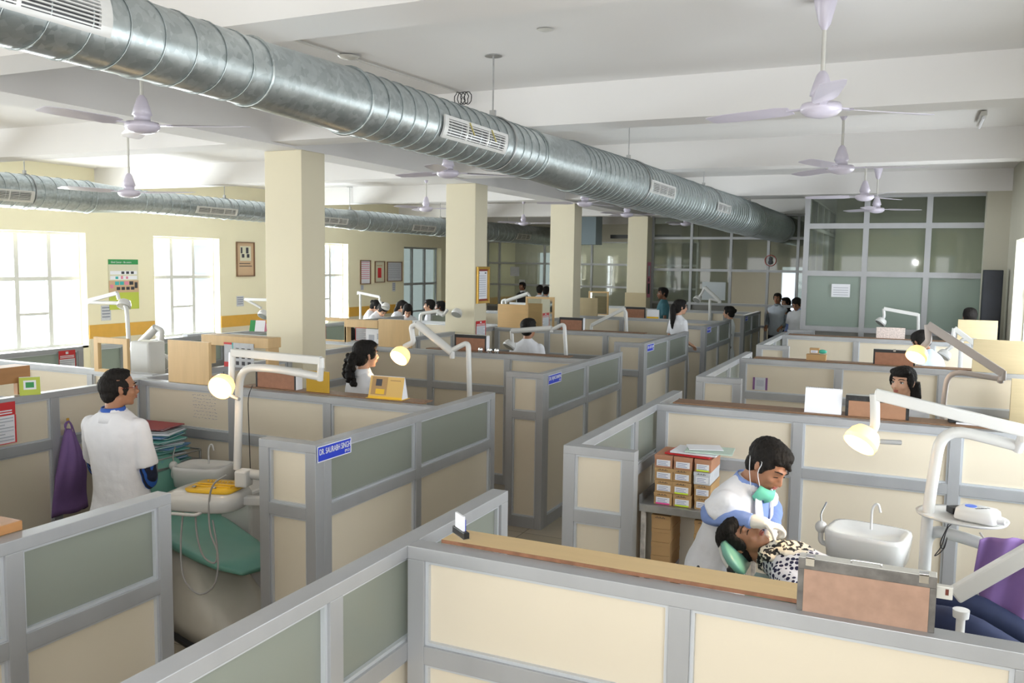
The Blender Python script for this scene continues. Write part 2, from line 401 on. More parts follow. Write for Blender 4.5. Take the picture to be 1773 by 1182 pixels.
SC.view_settings.view_transform = 'Standard'; SC.view_settings.look = 'None'; SC.view_settings.gamma = 1
SC.view_settings.use_curve_mapping = False; SC.view_settings.exposure = 0.14
# ================================================================== cubicle partitions
PH = 1.40
def partition(label, kind, face, a0, a1, mull=(), glass=False, t=.075, capm=None, w=.065, low=True, endw=.065, group='cubicle partitions'):
    """face = coordinate of the visible face (front face for X, right face for Y); thickness goes away from it"""
    f0, f1 = (face, face+t) if kind == 'X' else (face-t, face)
    def bx(b, p, q, za, zb, i=0.0):
        return b.box(p, q, f0+i, f1-i, za, zb) if kind == 'X' else b.box(f0+i, f1-i, p, q, za, zb)
    c = ((a0+a1)/2, (f0+f1)/2, 0) if kind == 'X' else ((f0+f1)/2, (a0+a1)/2, 0)
    th = thing('cubicle_partition', label, 'partition', c, group)
    f = MB(); zs = [(0, .10), (.99, 1.055)]
    bx(f, a0, a1, PH-.045, PH)
    ps = [(a0, a0+endw)] + [(m-w/2, m+w/2) for m in mull] + [(a1-endw, a1)]
    for p, q in ps: bx(f, p, q, 0, PH-.045)
    bays = [(ps[i][1], ps[i+1][0]) for i in range(len(ps)-1)]
    for p, q in bays:
        for z0, z1 in zs: bx(f, p, q, z0, z1)
    f.build('frame', ALU, th, bevel=.002)
    bd = MB(); k = .012
    for p, q in bays:
        for z0, z1 in ((1.055, PH-.045), (.10, .99)):
            for zz in ((z0, z0+k), (z1-k, z1)): bx(bd, p, q, zz[0], zz[1], .012)
            bx(bd, p, p+k, z0+k, z1-k, .012); bx(bd, q-k, q, z0+k, z1-k, .012)
    bd.build('glazing_bead', BEAD, th)
    for p, q in bays:
        bx(MB(), p+k, q-k, 1.055+k, PH-.045-k, .028).build('glass_pane' if glass else 'laminate_panel', FROST if glass else CREAM, th)
        bx(MB(), p+k, q-k, .10+k, .99-k, .028).build('laminate_panel', CREAM, th)
    return th
P = partition
# right-hand block, nearest first
P('long aisle-side partition with glass panes running out of the bottom of the photo', 'Y', -1.53, -1.3, 3.28, (-.1, .9, 2.07), True)
P('front cream partition under the pale wooden shelf, nearest the viewer', 'X', 2.47, -1.53, XR, (-.586, .315))
P('aisle-side glass partition beside the dentist with green mask', 'Y', -1.59, 4.335, 6.57, (5.38,), True)
P('short return partition with one narrow cream panel right of the aisle, nearest one', 'X', 4.26, -1.665, -1.27, ())
P('cream partition behind the dentist with green mask', 'X', 5.85, -1.59, XR, (-.645, .275))
P('aisle-side glass partition of the second cubicle on the right', 'Y', -1.63, 7.575, 9.98, (8.7,), True)
P('short return partition of the second cubicle on the right', 'X', 7.5, -1.70, -1.31, ())
P('cream partition behind the woman looking back', 'X', 9.2, -1.63, XR, (-.65, .285))
P('aisle-side glass partition of the third cubicle on the right', 'Y', -1.67, 10.995, 13.3, (12.1,), True)
P('short return partition of the third cubicle on the right', 'X', 10.92, -1.74, -1.35, ())
P('cream partition before the tall glass wall, carrying a whitish board', 'X', 12.72, -1.67, XR, (-.69, .25))
P('farthest short return partition on the right, before the glass wall', 'X', 13.85, -1.75, -1.35, ())
# left-hand block along the aisle
P('near-left partition with dark glass pane beside the green chair', 'Y', -2.75, -.4, 2.59, (.6, 1.9), True)
P('partition end at the far lower left under the wooden shelf', 'X', 1.62, -5.55, -2.825, (-4.5, -3.6))
P('aisle-side glass partition bearing the large blue name plate', 'Y', -2.81, 3.695, 5.77, (4.67,), True)
P('short return partition left of the large blue name plate', 'X', 3.62, -3.19, -2.81, ())
P('cream partition behind the left dental unit, with writing on it', 'X', 4.95, -5.57, -2.885, (-4.62, -3.74))
P('aisle-side glass partition with the second blue name plate', 'Y', -2.91, 7.005, 9.2, (8.08,), True)
P('short return partition left of the second blue name plate', 'X', 6.93, -3.27, -2.91, ())
P('cream partition beyond the ponytailed woman', 'X', 8.2, -5.7, -2.985, (-4.80, -3.86))
P('aisle-side glass partition with the third blue name plate', 'Y', -2.98, 10.365, 12.6, (11.5,), True)
P('short return partition left of the third blue name plate', 'X', 10.29, -3.37, -2.98, ())
P('cream partition beyond the man in white seen from behind', 'X', 11.65, -5.7, -3.055, (-4.85, -3.95))
P('aisle-side glass partition with the fourth blue name plate', 'Y', -2.99, 13.825, 15.9, (14.85,), True)
P('short return partition left of the fourth blue name plate', 'X', 13.75, -3.4, -2.99, ())
P('cream partition beyond the far ponytailed woman', 'X', 15.2, -5.7, -3.065, (-4.85, -3.95))
P('farthest aisle-side glass partition with the fifth blue name plate', 'Y', -2.99, 17.275, 19.2, (18.2,), True)
P('short return partition left of the fifth blue name plate', 'X', 17.2, -3.4, -2.99, ())
P('farthest cream partition before the gridded glass wall', 'X', 18.6, -5.7, -3.065, (-4.85, -3.95))
# spine between the two left blocks
P('cream spine partition with the red notice and purple bag', 'Y', -5.57, 1.7, 5.025, (3.1, 4.2))
P('cream spine partition running back to the nearest column', 'Y', -5.60, 5.06, 6.86, (5.95,))
P('cream spine partition just beyond the nearest column', 'Y', -5.72, 7.31, 8.2, ())
P('cream spine partition ending beside the second column', 'Y', -5.78, 8.31, 10.56, (9.6,))
P('cream spine partition beyond the second column', 'Y', -5.72, 11.0, 14.36, (12.2, 13.3))
# second block, window side
P('cream cross partition behind the near-left wooden shelf', 'X', 5.2, -8.1, -5.70, (-7.3, -6.45))
P('glass partition before the big left window', 'Y', -8.14, 3.2, 6.5, (4.3, 5.4), True)
P('glass partition before the second left window', 'Y', -8.12, 7.3, 9.9, (8.6,), True)
P('cream cross partition of the second window-side cubicle', 'X', 8.6, -8.05, -5.86, (-7.3, -6.6))
P('glass partition before the third left window', 'Y', -8.2, 10.9, 13.1, (12.0,), True)
P('cream cross partition of the third window-side cubicle', 'X', 12.2, -8.1, -5.80, (-7.3, -6.6))
P('pale partition far left where students sit', 'Y', -8.3, 14.2, 16.4, (15.3,), True)
P('farthest cross partition on the window side', 'X', 15.6, -8.25, -5.75, (-7.3, -6.6))
P('last cream partition before the dark glass wall', 'X', 19.2, -9.0, -6.0, (-8.0, -7.0))
# ================================================================== ducts
def duct(label, x, zc, prof, ribs, hang):
    t = thing('spiral_air_duct', label, 'air duct', (x, prof[0][0], zc), 'galvanised air ducts under the ceiling')
    b = MB(); G = MATS['galvanised']
    n = 40
    def rad(y):
        for i in range(len(prof)-1):
            if prof[i][0] <= y <= prof[i+1][0]:
                k = (y-prof[i][0])/(prof[i+1][0]-prof[i][0]); return prof[i][1]*(1-k)+prof[i+1][1]*k
        return prof[-1][1]
    b.tube([(x, p[0], zc) for p in prof], [p[1] for p in prof], n, caps=True)
    b.build('duct_body', G, t)
    for (a, c, step) in ribs:
        s = MB(); y = a
        while y < c:
            # helical seam drawn as slightly leaning rings
            r = rad(y)+.0035; pts = []
            for j in range(28):
                an = 2*PI*j/28; pts.append((x+math.cos(an)*r, y+step*.5*math.sin(an*0.5)*0+.02*math.cos(an), zc+math.sin(an)*r))
            s.tube(pts, .003 if zc > 3.16 and y < 4 else .004, 4, closed=True); y += step
        s.build('spiral_seam', G, t)
    for y, r, _ in [(p[0], p[1], 0) for p in prof[1:-1]]:
        pts = [(x+math.cos(2*PI*j/32)*(r+.004), y, zc+math.sin(2*PI*j/32)*(r+.004)) for j in range(32)]
        f = MB().tube(pts, .008, 5, closed=True); f.build('joint_collar', MATS['galvanised'], t)
    for y, ang in hang:
        r = rad(y); h = MB(); h.cyl((x, y, zc+r), (x, y, ZC), .006, 8)
        h.box(x-.02, x+.02, y-.012, y+.012, zc+r, zc+r+.05)
        pts = [(x+math.cos(2*PI*j/32)*(r+.008), y, zc+math.sin(2*PI*j/32)*(r+.008)) for j in range(32)]
        h.tube(pts, .006, 5, closed=True); h.lathe([(.06, -.006), (.06, 0)], (x, y, ZC), 16)
        h.build('hanger_rod', STEEL, t)
    return t, rad
def galv():
    m = mat('galvanised', (.36, .385, .385), .34, .8)
    nt = m.node_tree; b = nt.nodes['Principled BSDF']; tc = nt.nodes.new('ShaderNodeTexCoord')
    v = nt.nodes.new('ShaderNodeTexVoronoi'); v.inputs['Scale'].default_value = 38; nt.links.new(tc.outputs['Object'], v.inputs['Vector'])
    n = nt.nodes.new('ShaderNodeTexNoise'); n.inputs['Scale'].default_value = 3.5; n.inputs['Detail'].default_value = 5; nt.links.new(tc.outputs['Object'], n.inputs['Vector'])
    mx = nt.nodes.new('ShaderNodeMix'); mx.data_type = 'FLOAT'; mx.inputs[0].default_value = .55
    nt.links.new(v.outputs['Color'], mx.inputs[2]); nt.links.new(n.outputs[0], mx.inputs[3])
    cr = nt.nodes.new('ShaderNodeValToRGB'); cr.color_ramp.elements[0].position = .2; cr.color_ramp.elements[0].color = (.32,.36,.37,1)
    cr.color_ramp.elements[1].position = .8; cr.color_ramp.elements[1].color = (.54,.59,.60,1)
    nt.links.new(mx.outputs[0], cr.inputs[0]); nt.links.new(cr.outputs[0], b.inputs['Base Color'])
    r = nt.nodes.new('ShaderNodeMapRange'); r.inputs[3].default_value = .26; r.inputs[4].default_value = .42
    nt.links.new(mx.outputs[0], r.inputs[0]); nt.links.new(r.outputs[0], b.inputs['Roughness'])
    return m
galv()
prof1 = [(-1.5, .138), (3.0, .144), (3.72, .165), (6.0, .178), (6.85, .205), (8.6, .235), (10.9, .245), (14.0, .285), (22.5, .31)]
D1, rad1 = duct('large galvanised spiral duct crossing above the aisle', -2.68, 3.18, prof1,
     [(1.0, 3.0, .155), (3.85, 5.95, .13), (6.95, 8.55, .12), (8.7, 10.8, .13), (11.0, 20, .16)], [(5.41, 0), (8.5, 0), (11.9, 0), (15.5, 0), (19, 0)])
prof2 = [(3.0, .215), (8.05, .205), (8.9, .155), (13.3, .172), (14.3, .195), (17, .20), (20, .235), (23.9, .27)]
D2, rad2 = duct('smaller galvanised spiral duct along the window wall', -9.93, 3.15, prof2,
     [(3.2, 8.0, .17), (9.0, 13.2, .17), (14.4, 23, .22)], [(7.18, 0), (10.56, 0), (13.9, 0), (17.4, 0), (21, 0)])
def grille(duct_, x, zc, r, y0, y1, ca, sa, nb, m=WHITE, tabs=0):
    """curved supply grille on the side of the duct between elevation angles ca-sa .. ca+sa (measured in the XZ plane)"""
    def pt(a, y, rr): return V((x+math.cos(a)*rr, y, zc+math.sin(a)*rr))
    R0 = r+.004; R1 = r+.016
    def patch(b, a0, a1, ya, yb):
        n = 6; ring = [pt(a0+(a1-a0)*i/n, 0, R1) for i in range(n+1)] + [pt(a1+(a0-a1)*i/n, 0, R0) for i in range(n+1)]
        b.loft([[V((p.x, ya, p.z)) for p in ring], [V((p.x, yb, p.z)) for p in ring]], smooth=False)
    b = MB(); fw = .045 if r > .1 else .03; fa = .018/r; L = y1-y0; e = min(.045, L*.07)
    patch(b, ca-sa, ca-sa+fa, y0, y1); patch(b, ca+sa-fa, ca+sa, y0, y1); patch(b, ca-sa+fa, ca+sa-fa, y0, y0+e); patch(b, ca-sa+fa, ca+sa-fa, y1-e, y1)
    t = b.build('supply_grille', m, duct_)
    v = MB()
    for i in range(nb):
        a = ca-sa+fa + (2*sa-2*fa)*(i+.5)/nb; w = (2*sa-2*fa)/nb*.22
        patch(v, a-w, a+w, y0+e, y1-e)
    for k in (1, 2) if L > .5 else (1,):
        yy = y0+L*(k/ (3 if L > .5 else 2)); patch(v, ca-sa+fa, ca+sa-fa, yy-.008, yy+.008)
    v.build('louvre_blades', m, t)
    bk = MB(); R1, R0 = r+.003, r+.0005; patch(bk, ca-sa+fa, ca+sa-fa, y0+e, y1-e); bk.build('opening_shade', BLACK, t)  # black sheet laid on the duct, standing in for shade inside the opening
    for k in range(tabs):
        yy = y0+L*(.35+.35*k); c = MB(); c.bar(pt(ca+sa*.9, yy, r+.02), pt(ca-sa*.1, yy+.03, r+.04), .012, .003); c.build('yellow_tag', mat('faded_yellow_ribbon', (.6, .52, .2), .7), t)
    return t
grille(D1, -2.68, 3.18, rad1(1.7), 1.15, 2.17, -.02, .42, 7, WHITE, 2)
grille(D1, -2.68, 3.18, rad1(4.9), 4.42, 5.27, -.18, .36, 6, WHITE, 2)
grille(D1, -2.68, 3.18, rad1(9), 8.5, 9.45, -.12, .26, 6, WHITE)
grille(D1, -2.68, 3.18, rad1(12), 11.6, 12.5, -.12, .22, 6, WHITE)
for k, (a, b) in enumerate([(6.2, 7.15), (9.81, 10.67), (12.75, 13.6), (15.89, 16.85), (21.1, 22.0)]):
    grille(D2, -9.93, 3.15, rad2((a+b)/2), a, b, -.35, .33, 6, WHITED)
# ================================================================== ceiling fans
def fan(label, x, y, z, ang, R=.68, top=ZC):
    t = thing('ceiling_fan', label, 'ceiling fan', (x, y, top), 'three-bladed ceiling fans')
    MB().lathe([(.012, -.16), (.03, -.13), (.055, -.03), (.06, 0)], (x, y, top), 20).build('canopy', LILAC, t)
    MB().cyl((x, y, z+.12), (x, y, top-.1), .011, 10).build('down_rod', WHITED, t)
    MB().lathe([(.014, .20), (.03, .18), (.05, .12), (.062, .075), (.05, .07), (.05, .035), (.098, .03), (.108, .01), (.105, -.008), (.08, -.03), (.035, -.042), (.0, -.044)], (x, y, z), 28, capb=False).build('motor_housing', LILAC, t)
    for k in range(3):
        a = ang + k*2*PI/3; d = V((math.cos(a), math.sin(a), 0)); s = V((-d.y, d.x, 0)); c = V((x, y, z+.012))
        b = MB(); b.obox(c+d*.14, d, s, (0,0,1), .05, .018, .004); b.build('blade_arm', LILAC, t)
        def ring(r, w, tilt): 
            p = c+d*r; u = (s*math.cos(tilt)+V((0,0,1))*math.sin(tilt))
            n = d.cross(u)
            return [p+u*w+n*.0015, p-u*w+n*.0015, p-u*w-n*.0015, p+u*w-n*.0015]
        b = MB(); b.loft([ring(.17, .045, .22), ring(.24, .062, .22), ring(R*.8, .068, .17), ring(R*.97, .06, .14), ring(R, .045, .14)], smooth=False)
        b.build('blade', LILAC, t)
    return t
fan('ceiling fan nearest the viewer on the right', -.5, 4.93, 3.2, math.radians(-80))
fan('second ceiling fan on the right, hanging over the woman looking back', -.62, 7.95, 3.2, math.radians(-110))
fan('third ceiling fan on the right, its cup cup-shaped canopy in view'.replace('cup cup', 'cup'), -.6, 11.23, 3.2, 1.0)
fan('farthest ceiling fan on the right before the glass wall', -.55, 13.4, 3.18, .3, .6)
fan('large ceiling fan at upper left below the duct', -4.54, 4.11, 3.2, math.radians(25))
fan('ceiling fan hanging low before the window-side duct', -7.14, 6.28, 3.0, .3)
fan('ceiling fan between the first two columns, just below the big duct', -4.08, 7.29, 3.2, .8)
fan('small ceiling fan seen left of the second column', -7.15, 12.07, 3.2, .3)
fan('small ceiling fan seen right of the second column', -7.65, 16.97, 3.2, .1)
fan('ceiling fan under the big duct right of the third column', -4.25, 11.51, 3.2, 1.3)
fan('ceiling fan under the big duct before the fourth column', -4.49, 14.23, 3.2, .2)
fan('far ceiling fan before the gridded glass wall', -4.3, 17.6, 3.2, .2)
# ================================================================== objects on and around the partitions
TOP = 1.40
def xz(u, v, y): p = PY(u, v, y); return p.x, p.z
def pb(b, O, ax, up, nz, x0, y0, x1, y1, d0, d1):
    """box in a sheet's own axes"""
    c = O + ax*(x0+x1)/2 + up*(y0+y1)/2 + nz*(d0+d1)/2
    b.obox(c, ax, up, nz, abs(x1-x0)/2, abs(y1-y0)/2, abs(d1-d0)/2)
def poster(name, label, cat, O, ax, up, w, h, mats, items=(), frm=None, fw=.02, fd=.02, group=None, th=.002):
    """sheet with printed blocks (x0,y0,x1,y1 in 0..1, material index); optional frame part"""
    O = V(O); ax = V(ax).normalized(); up = V(up).normalized(); nz = ax.cross(up)
    t = thing(name, label, cat, O + ax*w/2, group)
    b = MB(); pb(b, O, ax, up, nz, 0, 0, w, h, 0, th)
    for i, (x0, y0, x1, y1, k) in enumerate(items):
        b.cur = k; pb(b, O, ax, up, nz, x0*w, y0*h, x1*w, y1*h, th*.5, th+.0008+.0004*i)
    b.build('sheet' if frm is None else 'picture', mats, t)
    if frm:
        f = MB()
        for x0, y0, x1, y1 in ((-fw, -fw, w+fw, 0), (-fw, h, w+fw, h+fw), (-fw, 0, 0, h), (w, 0, w+fw, h)): pb(f, O, ax, up, nz, x0, y0, x1, y1, 0, fd)
        f.build('frame', frm, t, bevel=.003)
    return t
INK = mat('grey_ink', (.25, .27, .33), .8); INKL = mat('pale_ink', (.48, .5, .56), .8); GREEN = mat('poster_green', (.04, .30, .09), .5); LIME = mat('poster_lime', (.50, .58, .08), .5)
PALEC = mat('pale_cream_print', (.68, .66, .50), .6); PINK = mat('pink_print', (.72, .25, .36), .6); TEALI = mat('teal_ink', (.05, .42, .42), .6); DKI = mat('dark_ink', (.05, .05, .06), .6)
TAN = mat('tan_print', (.60, .42, .26), .6); BLUEI = mat('pen_blue', (.10, .13, .36), .6)
def red_notice(label, O, ax, up, w, h):
    it = [(0, .68, 1, 1, 1), (.42, .86, .58, .95, 0), (.08, .78, .92, .81, 0), (.08, .72, .92, .75, 0)]
    it += [(.06, .60-.075*i, .94 - .2*(i % 3 == 2), .625-.075*i, 2) for i in range(8)]
    it += [(0, 0, .025, .68, 1), (.975, 0, 1, .68, 1), (0, 0, 1, .015, 1)]
    return poster('notice_poster', label, 'notice', O, ax, up, w, h, [PAPER, RED, INKL], it, group='red headed notices')
EY = (0, 1, 0); EZ = (0, 0, 1); EX = (1, 0, 0)
red_notice('red-headed notice on the cream partition at the left edge', (-5.565, 3.58, 1.09), EY, EZ, .31, .285)
red_notice('red-headed notice on the glass behind the near-left shelf', (-8.132, 6.19, 1.09), EY, EZ, .2, .285)
red_notice('small red-headed notice on the side of the second column', (-5.497, 10.64, 1.33), EY, EZ, .3, .22)
red_notice('red notice seen through the glass beside the stacked boxes', (-1.655, 4.75, 1.10), EY, EZ, .2, .24)
red_notice('red-headed notice below the white lamp arm near the first column', (-5.595, 5.62, 1.07), EY, EZ, .24, .26)
red_notice('red-headed notice above the person behind the wooden frame board', (-6.15, 8.72, 1.40), EX, EZ, .16, .22)
# wall posters on the left wall
p = poster('wall_poster', 'green-headed vertical poster between the two left windows', 'poster', (XL+.004, 10.09, 1.50), EY, EZ, .60, .83,
     [PALEC, GREEN, LIME, PAPER, DKI, TEALI, PINK, TAN], [(0,.90,1,1,1), (0,.0,1,.34,2), (.05,.70,.95,.77,3), (.05,.60,.95,.67,3), (0,.34,1,.58,7)] +
     [(.42+.16*i, .71, .52+.16*i, .76, 4) for i in range(3)] + [(.22, .61, .31, .66, 5), (.40, .61, .47, .67, 6), (.57, .61, .64, .66, 6)] +
     [(.20+.16*i, .49, .33+.16*i, .56, (5, 5, 6, 4)[i]) for i in range(4)] + [(.25+.16*i, .39, .36+.16*i, .45, 4) for i in range(4)] + [(.04,.43,.14,.50,6), (.86,.42,.95,.54,4)], th=.006)
text('Oral Cancer - Be aware', 'lettering', PAPER, p, (XL+.024, 10.13, 2.27), EY, EZ, .042, .0004)
for (a, b, u_, lab, mats_, its) in [
    ((13.06, 2.04), (13.53, 2.68), 0, 'tan framed poster with two portraits, right of the second window', [TAN, PALEC, DKI], [(.2,.45,.85,.9,1), (.24,.68,.34,.86,2), (.55,.68,.7,.86,2), (.3,.55,.45,.66,2), (.6,.55,.75,.66,2), (.15,.36,.8,.38,2), (.15,.28,.9,.30,2)]),
    ((17.21, 1.82), (17.60, 2.36), 0, 'narrow purple-lined framed chart, first of three right of the third window', [PAPER, PINK, INKL], [(.06,.92-.09*i,.94,.95-.09*i,1) for i in range(9)]),
    ((17.82, 1.85), (18.22, 2.34), 0, 'framed print with a red figure, middle of three right of the third window', [PALEC, RED, TAN], [(.3,.2,.7,.7,1), (.2,.78,.8,.84,2)]),
    ((18.36, 1.87), (19.02, 2.33), 0, 'wide grey framed chart, last of three right of the third window', [PAPERG, INK, INKL], [(.08,.85-.1*i,.92,.87-.1*i,1) for i in range(8)])]:
    poster('framed_chart', lab, 'picture', (XL+.004, a[0], a[1]), EY, EZ, b[0]-a[0], b[1]-a[1], mats_, its, WOODD, .018, .03, group='framed charts on the left wall')
for (y, z, w, h, lab) in [(9.93, 1.33, .19, .25, 'small pinned paper below the green-headed poster'), (13.04, 1.44, .2, .2, 'small pinned paper beside the nearest column on the yellow wall'),
                          (17.22, 1.66, .12, .12, 'tiny pinned paper below the purple-lined chart'), (18.6, 1.60, .14, .22, 'small pinned paper below the wide grey chart')]:
    poster('paper_note', lab, 'paper', (XL+.003, y, z), EY, EZ, w, h, [PAPERG, INK, PAPER], [(.1,.2+.2*i,.9,.28+.2*i,1) for i in range(4)], group='small papers on the yellow wall')
GOLD = mat('gold_frame', (.62, .38, .08), .35, .5)
poster('framed_notice', 'gold-framed notice with a dark red mount on the second column', 'notice', (-5.495, 10.67, 1.83), EY, EZ, .30, .44, [PAPER, mat('maroon_mount', (.28, .05, .04), .6), INKL, DKI],
       [(0,.0,1,.06,1), (0,.94,1,1,1), (.1,.86,.2,.90,3), (.75,.86,.9,.90,3)] + [(.15,.78-.07*i,.85,.80-.07*i,2) for i in range(10)], GOLD, .035, .03)
poster('wall_poster', 'pink figured poster on the side of the fourth column', 'poster', (-5.496, 19.05, 1.62), EY, EZ, .27, .8, [PINK, DKI, PAPERG], [(.2,.1,.8,.4,1), (.2,.6,.8,.9,2), (.3,.45,.6,.55,1)])
poster('paper_notice', 'white paper taped on the tall glass wall', 'paper', (-1.17, YG-.05, 1.91), EX, EZ, .27, .2, [PAPER, INKL], [(.1,.15+.18*i,.9,.2+.18*i,1) for i in range(4)])
poster('paper_notice', 'white paper taped high on the dark glass wall behind the waistcoat man', 'paper', (-11.2, 23.94, 1.96), EX, EZ, .30, .28, [PAPERG, INKL], [])
poster('paper_notice', 'small white paper low on the dark glass wall', 'paper', (-10.9, 23.94, 1.66), EX, EZ, .2, .2, [PAPERG, INKL], [])
poster('white_board', 'pale grey board standing before the gridded glass wall', 'board', (-4.31, 19.33, 1.60), EX, EZ, .52, .40, [mat('pale_grey_board', (.50, .54, .57), .4)], [])
# name plates
for k, (x, y0, z0, w, h, s1, s2, lab) in enumerate([
    (-2.81, 3.632, 1.303, .30, .085, 'DR. SAURABH SINGH', '(M.D.)', 'large blue name plate on the nearest left partition corner'),
    (-2.91, 7.04, 1.290, .31, .085, 'DR. RAJNO SHARMA', '(M.D.)', 'blue name plate on the second left partition corner'),
    (-2.98, 10.41, 1.285, .30, .09, 'DR. GEETI JAIN', '(M.D.)', 'blue name plate on the third left partition corner'),
    (-2.99, 13.86, 1.285, .30, .09, 'DR. NEETI', '(MDS)', 'small blue name plate on the fourth left partition corner'),
    (-2.99, 17.3, 1.285, .30, .09, 'DR. ANIL', '(MDS)', 'smallest blue name plate on the fifth left partition corner')]):
    t = poster('name_plate', lab, 'sign', (x+.001, y0, z0), EY, EZ, w, h, [BLUE, PAPER], [(0,0,1,.05,1), (0,.95,1,1,1), (0,.05,.014,.95,1), (.986,.05,1,.95,1)], group='blue name plates', th=.003)
    o = text(s1, 'lettering', PAPER, t, (x+.0066, y0+.012, z0+.038), EY, EZ, .046, .0005)
    L = max(v.co.y for v in o.data.vertices) - min(v.co.y for v in o.data.vertices)
    sx = (w-.026)/L; y_ = min(v.co.y for v in o.data.vertices)
    for v in o.data.vertices: v.co.y = y_ + (v.co.y-y_)*sx
    text(s2, 'lettering', PAPER, t, (x+.0066, y0+w-.062, z0+.014), EY, EZ, .022, .0005)
# ---- shelves lying on partition tops
def shelf(label, x0, x1, y0, y1, m, z=TOP, t=.010):
    return tag(MB().box(x0, x1, y0, y1, z, z+t).build('shelf_board', m, bevel=.002), label, 'shelf', 'boards laid along partition tops')
CHIP = mat('chipboard_edge', (.24, .11, .06), .8, 0, .25, 30)
t = thing('shelf_board', 'pale wooden shelf board along the front partition', 'shelf', (-.8, 2.62, TOP), 'boards laid along partition tops')
MB().box(-1.44, -.20, 2.547, 2.68, TOP+.001, TOP+.013).build('board', mat('pale_shelf_laminate', (.62, .45, .23), .4, 0, .05, 4, stretch=(1, 10, 10)), t)
MB().box(-1.44, -.20, 2.545, 2.547, TOP+.001, TOP+.013).build('raw_edge', CHIP, t)
shelf('brown wooden board along the partition behind the dentist', -1.5, XR-.02, 5.93, 6.12, WOODD)
shelf('brown board along the partition behind the woman looking back', -1.5, XR-.02, 9.28, 9.45, WOODD)
shelf('red-brown board along the partition behind the left dental unit', -4.6, -3.0, 5.03, 5.17, WOODD)
shelf('brown board along the partition beyond the ponytailed woman', -4.9, -3.2, 8.28, 8.42, WOODD)
shelf('brown board along the partition beyond the man seen from behind', -5.0, -3.4, 11.73, 11.87, WOODD)
shelf('brown board along the partition before the tall glass wall', -1.6, XR-.02, 12.8, 12.92, WOODD)
# ---- X-ray viewing boxes (seen from the back: dark frame round a masonite sheet)
def viewbox(label, x0, x1, z1, y, d=.07, z0=TOP+.010, fm=None, bmat=None, clips=0, handle=False, paper=None, body=None, fw=None):
    fm = fm or BLACK; fw = fw or (z1-z0)*.2
    t = thing('xray_viewing_box', label, 'viewing box', ((x0+x1)/2, y+d/2, z0), 'viewing boxes on the partitions')
    b = MB(); s_ = fw*.55
    b.box(x0, x1, y, y+.006, z1-fw, z1); b.box(x0, x0+s_, y, y+.006, z0, z1-fw); b.box(x1-s_, x1, y, y+.006, z0, z1-fw); b.build('metal_rim', fm, t, bevel=.0015)
    MB().box(x0, x1, y+.006, y+d, z0, z1+.001).build('casing', body or WHITED, t, bevel=.002)
    MB().box(x0+s_, x1-s_, y+.001, y+.005, z0, z1-fw).build('back_board', bmat or BOARDR, t)
    for k in range(clips):
        xx = x0 + (x1-x0)*(.09+.82*k/(max(1, clips-1))) if clips > 1 else (x0+x1)/2
        c = MB().box(xx-.012, xx+.012, y-.005, y, z1-.018, z1+.006); c.box(xx-.012, xx+.012, y-.005, y+.02, z1+.002, z1+.008); c.build('film_clip', CHROME, t, bevel=.001)
    if handle:
        xm = (x0+x1)/2; MB().tube(rounded([(xm-.038, y+d*.35, z1), (xm-.038, y+d*.35, z1+.010), (xm+.038, y+d*.35, z1+.010), (xm+.038, y+d*.35, z1)], .004), .003, 8).build('handle', CHROME, t)
    if paper:
        MB().box(x1, x1+.004, y+.0, y+d, z0, z1-.005).build('side_cover', PAPER, t)
    return t
x0, _ = xz(1381, 1000, 2.50); x1, _ = xz(1622, 1020, 2.50)
DIRT = mat('dirty_grey_metal', (.16, .15, .14), .5, .4, .35, 25)
t = viewbox('large viewing box with pinkish masonite back on the front pale shelf', x0, x1, PY(1382, 965, 2.5).z, 2.50, .052, TOP, DIRT, BOARDR2, 2, True, fw=.030)
p = PY(1648, 1000, 2.64)
b = MB().box(x1, x1+.040, 2.53, 2.550, 1.487, 1.522); b.build('switch_box', WHITED, t, bevel=.002)
MB().box(x1+.022, x1+.030, 2.527, 2.53, 1.500, 1.516).build('rocker_switch', mat('brown_switch', (.12, .02, .01), .4), t)
x0, _ = xz(1464, 700, 5.97); x1, _ = xz(1575, 700, 5.97)
viewbox('viewing box with scratched black rim beside the white calendar', x0, x1, 1.545, 5.96, .07, clips=1, fw=.035, fm=mat('scratched_black', (.02, .02, .02), .5, 0, .8, 40), bmat=mat('tan_masonite', (.36, .19, .11), .8, 0, .08, 20))
viewbox('viewing box beside the amber sheet behind the left lamp', -4.48, -4.10, 1.565, 5.06, .07, paper=True)
x0, _ = xz(787, 590, 8.3); x1, _ = xz(842, 590, 8.3)
viewbox('viewing box with white side cover in front of the second column', x0, x1, 1.58, 8.3, .07, paper=True)
x0, _ = xz(971, 560, 11.8); x1, _ = xz(1012, 560, 11.8)
viewbox('viewing box in front of the third column', x0, x1, 1.585, 11.74, .07, paper=True)
x0, _ = xz(1084, 540, 15.3); x1, _ = xz(1120, 540, 15.3)
viewbox('viewing box below the wooden board at the fourth column', x0, x1, 1.595, 15.203, .07, z0=TOP)
x0, _ = xz(1512, 620, 9.35); x1, _ = xz(1585, 620, 9.35)
viewbox('viewing box behind the second glowing lamp on the right', x0, x1, 1.56, 9.33, .07, clips=1)
x0, _ = xz(1517, 578, 12.85); x1, _ = xz(1567, 578, 12.85)
viewbox('speckled whitish viewing box before the tall glass wall', x0, x1, 1.56, 12.84, .07, fm=mat('speckled_white', (.66, .56, .52), .7, 0, .3, 60), bmat=mat('speckled_white', (.6, .5, .5)), body=BLACK)
t = tag(MB().box(-4.005, -3.80, 5.06, 5.066, TOP+.010, 1.565).build('amber_sheet', mat('amber_acrylic', (.50, .30, .03), .2, 0, .05, 3)), 'amber acrylic sheet beside the viewing box behind the left lamp', 'sheet')
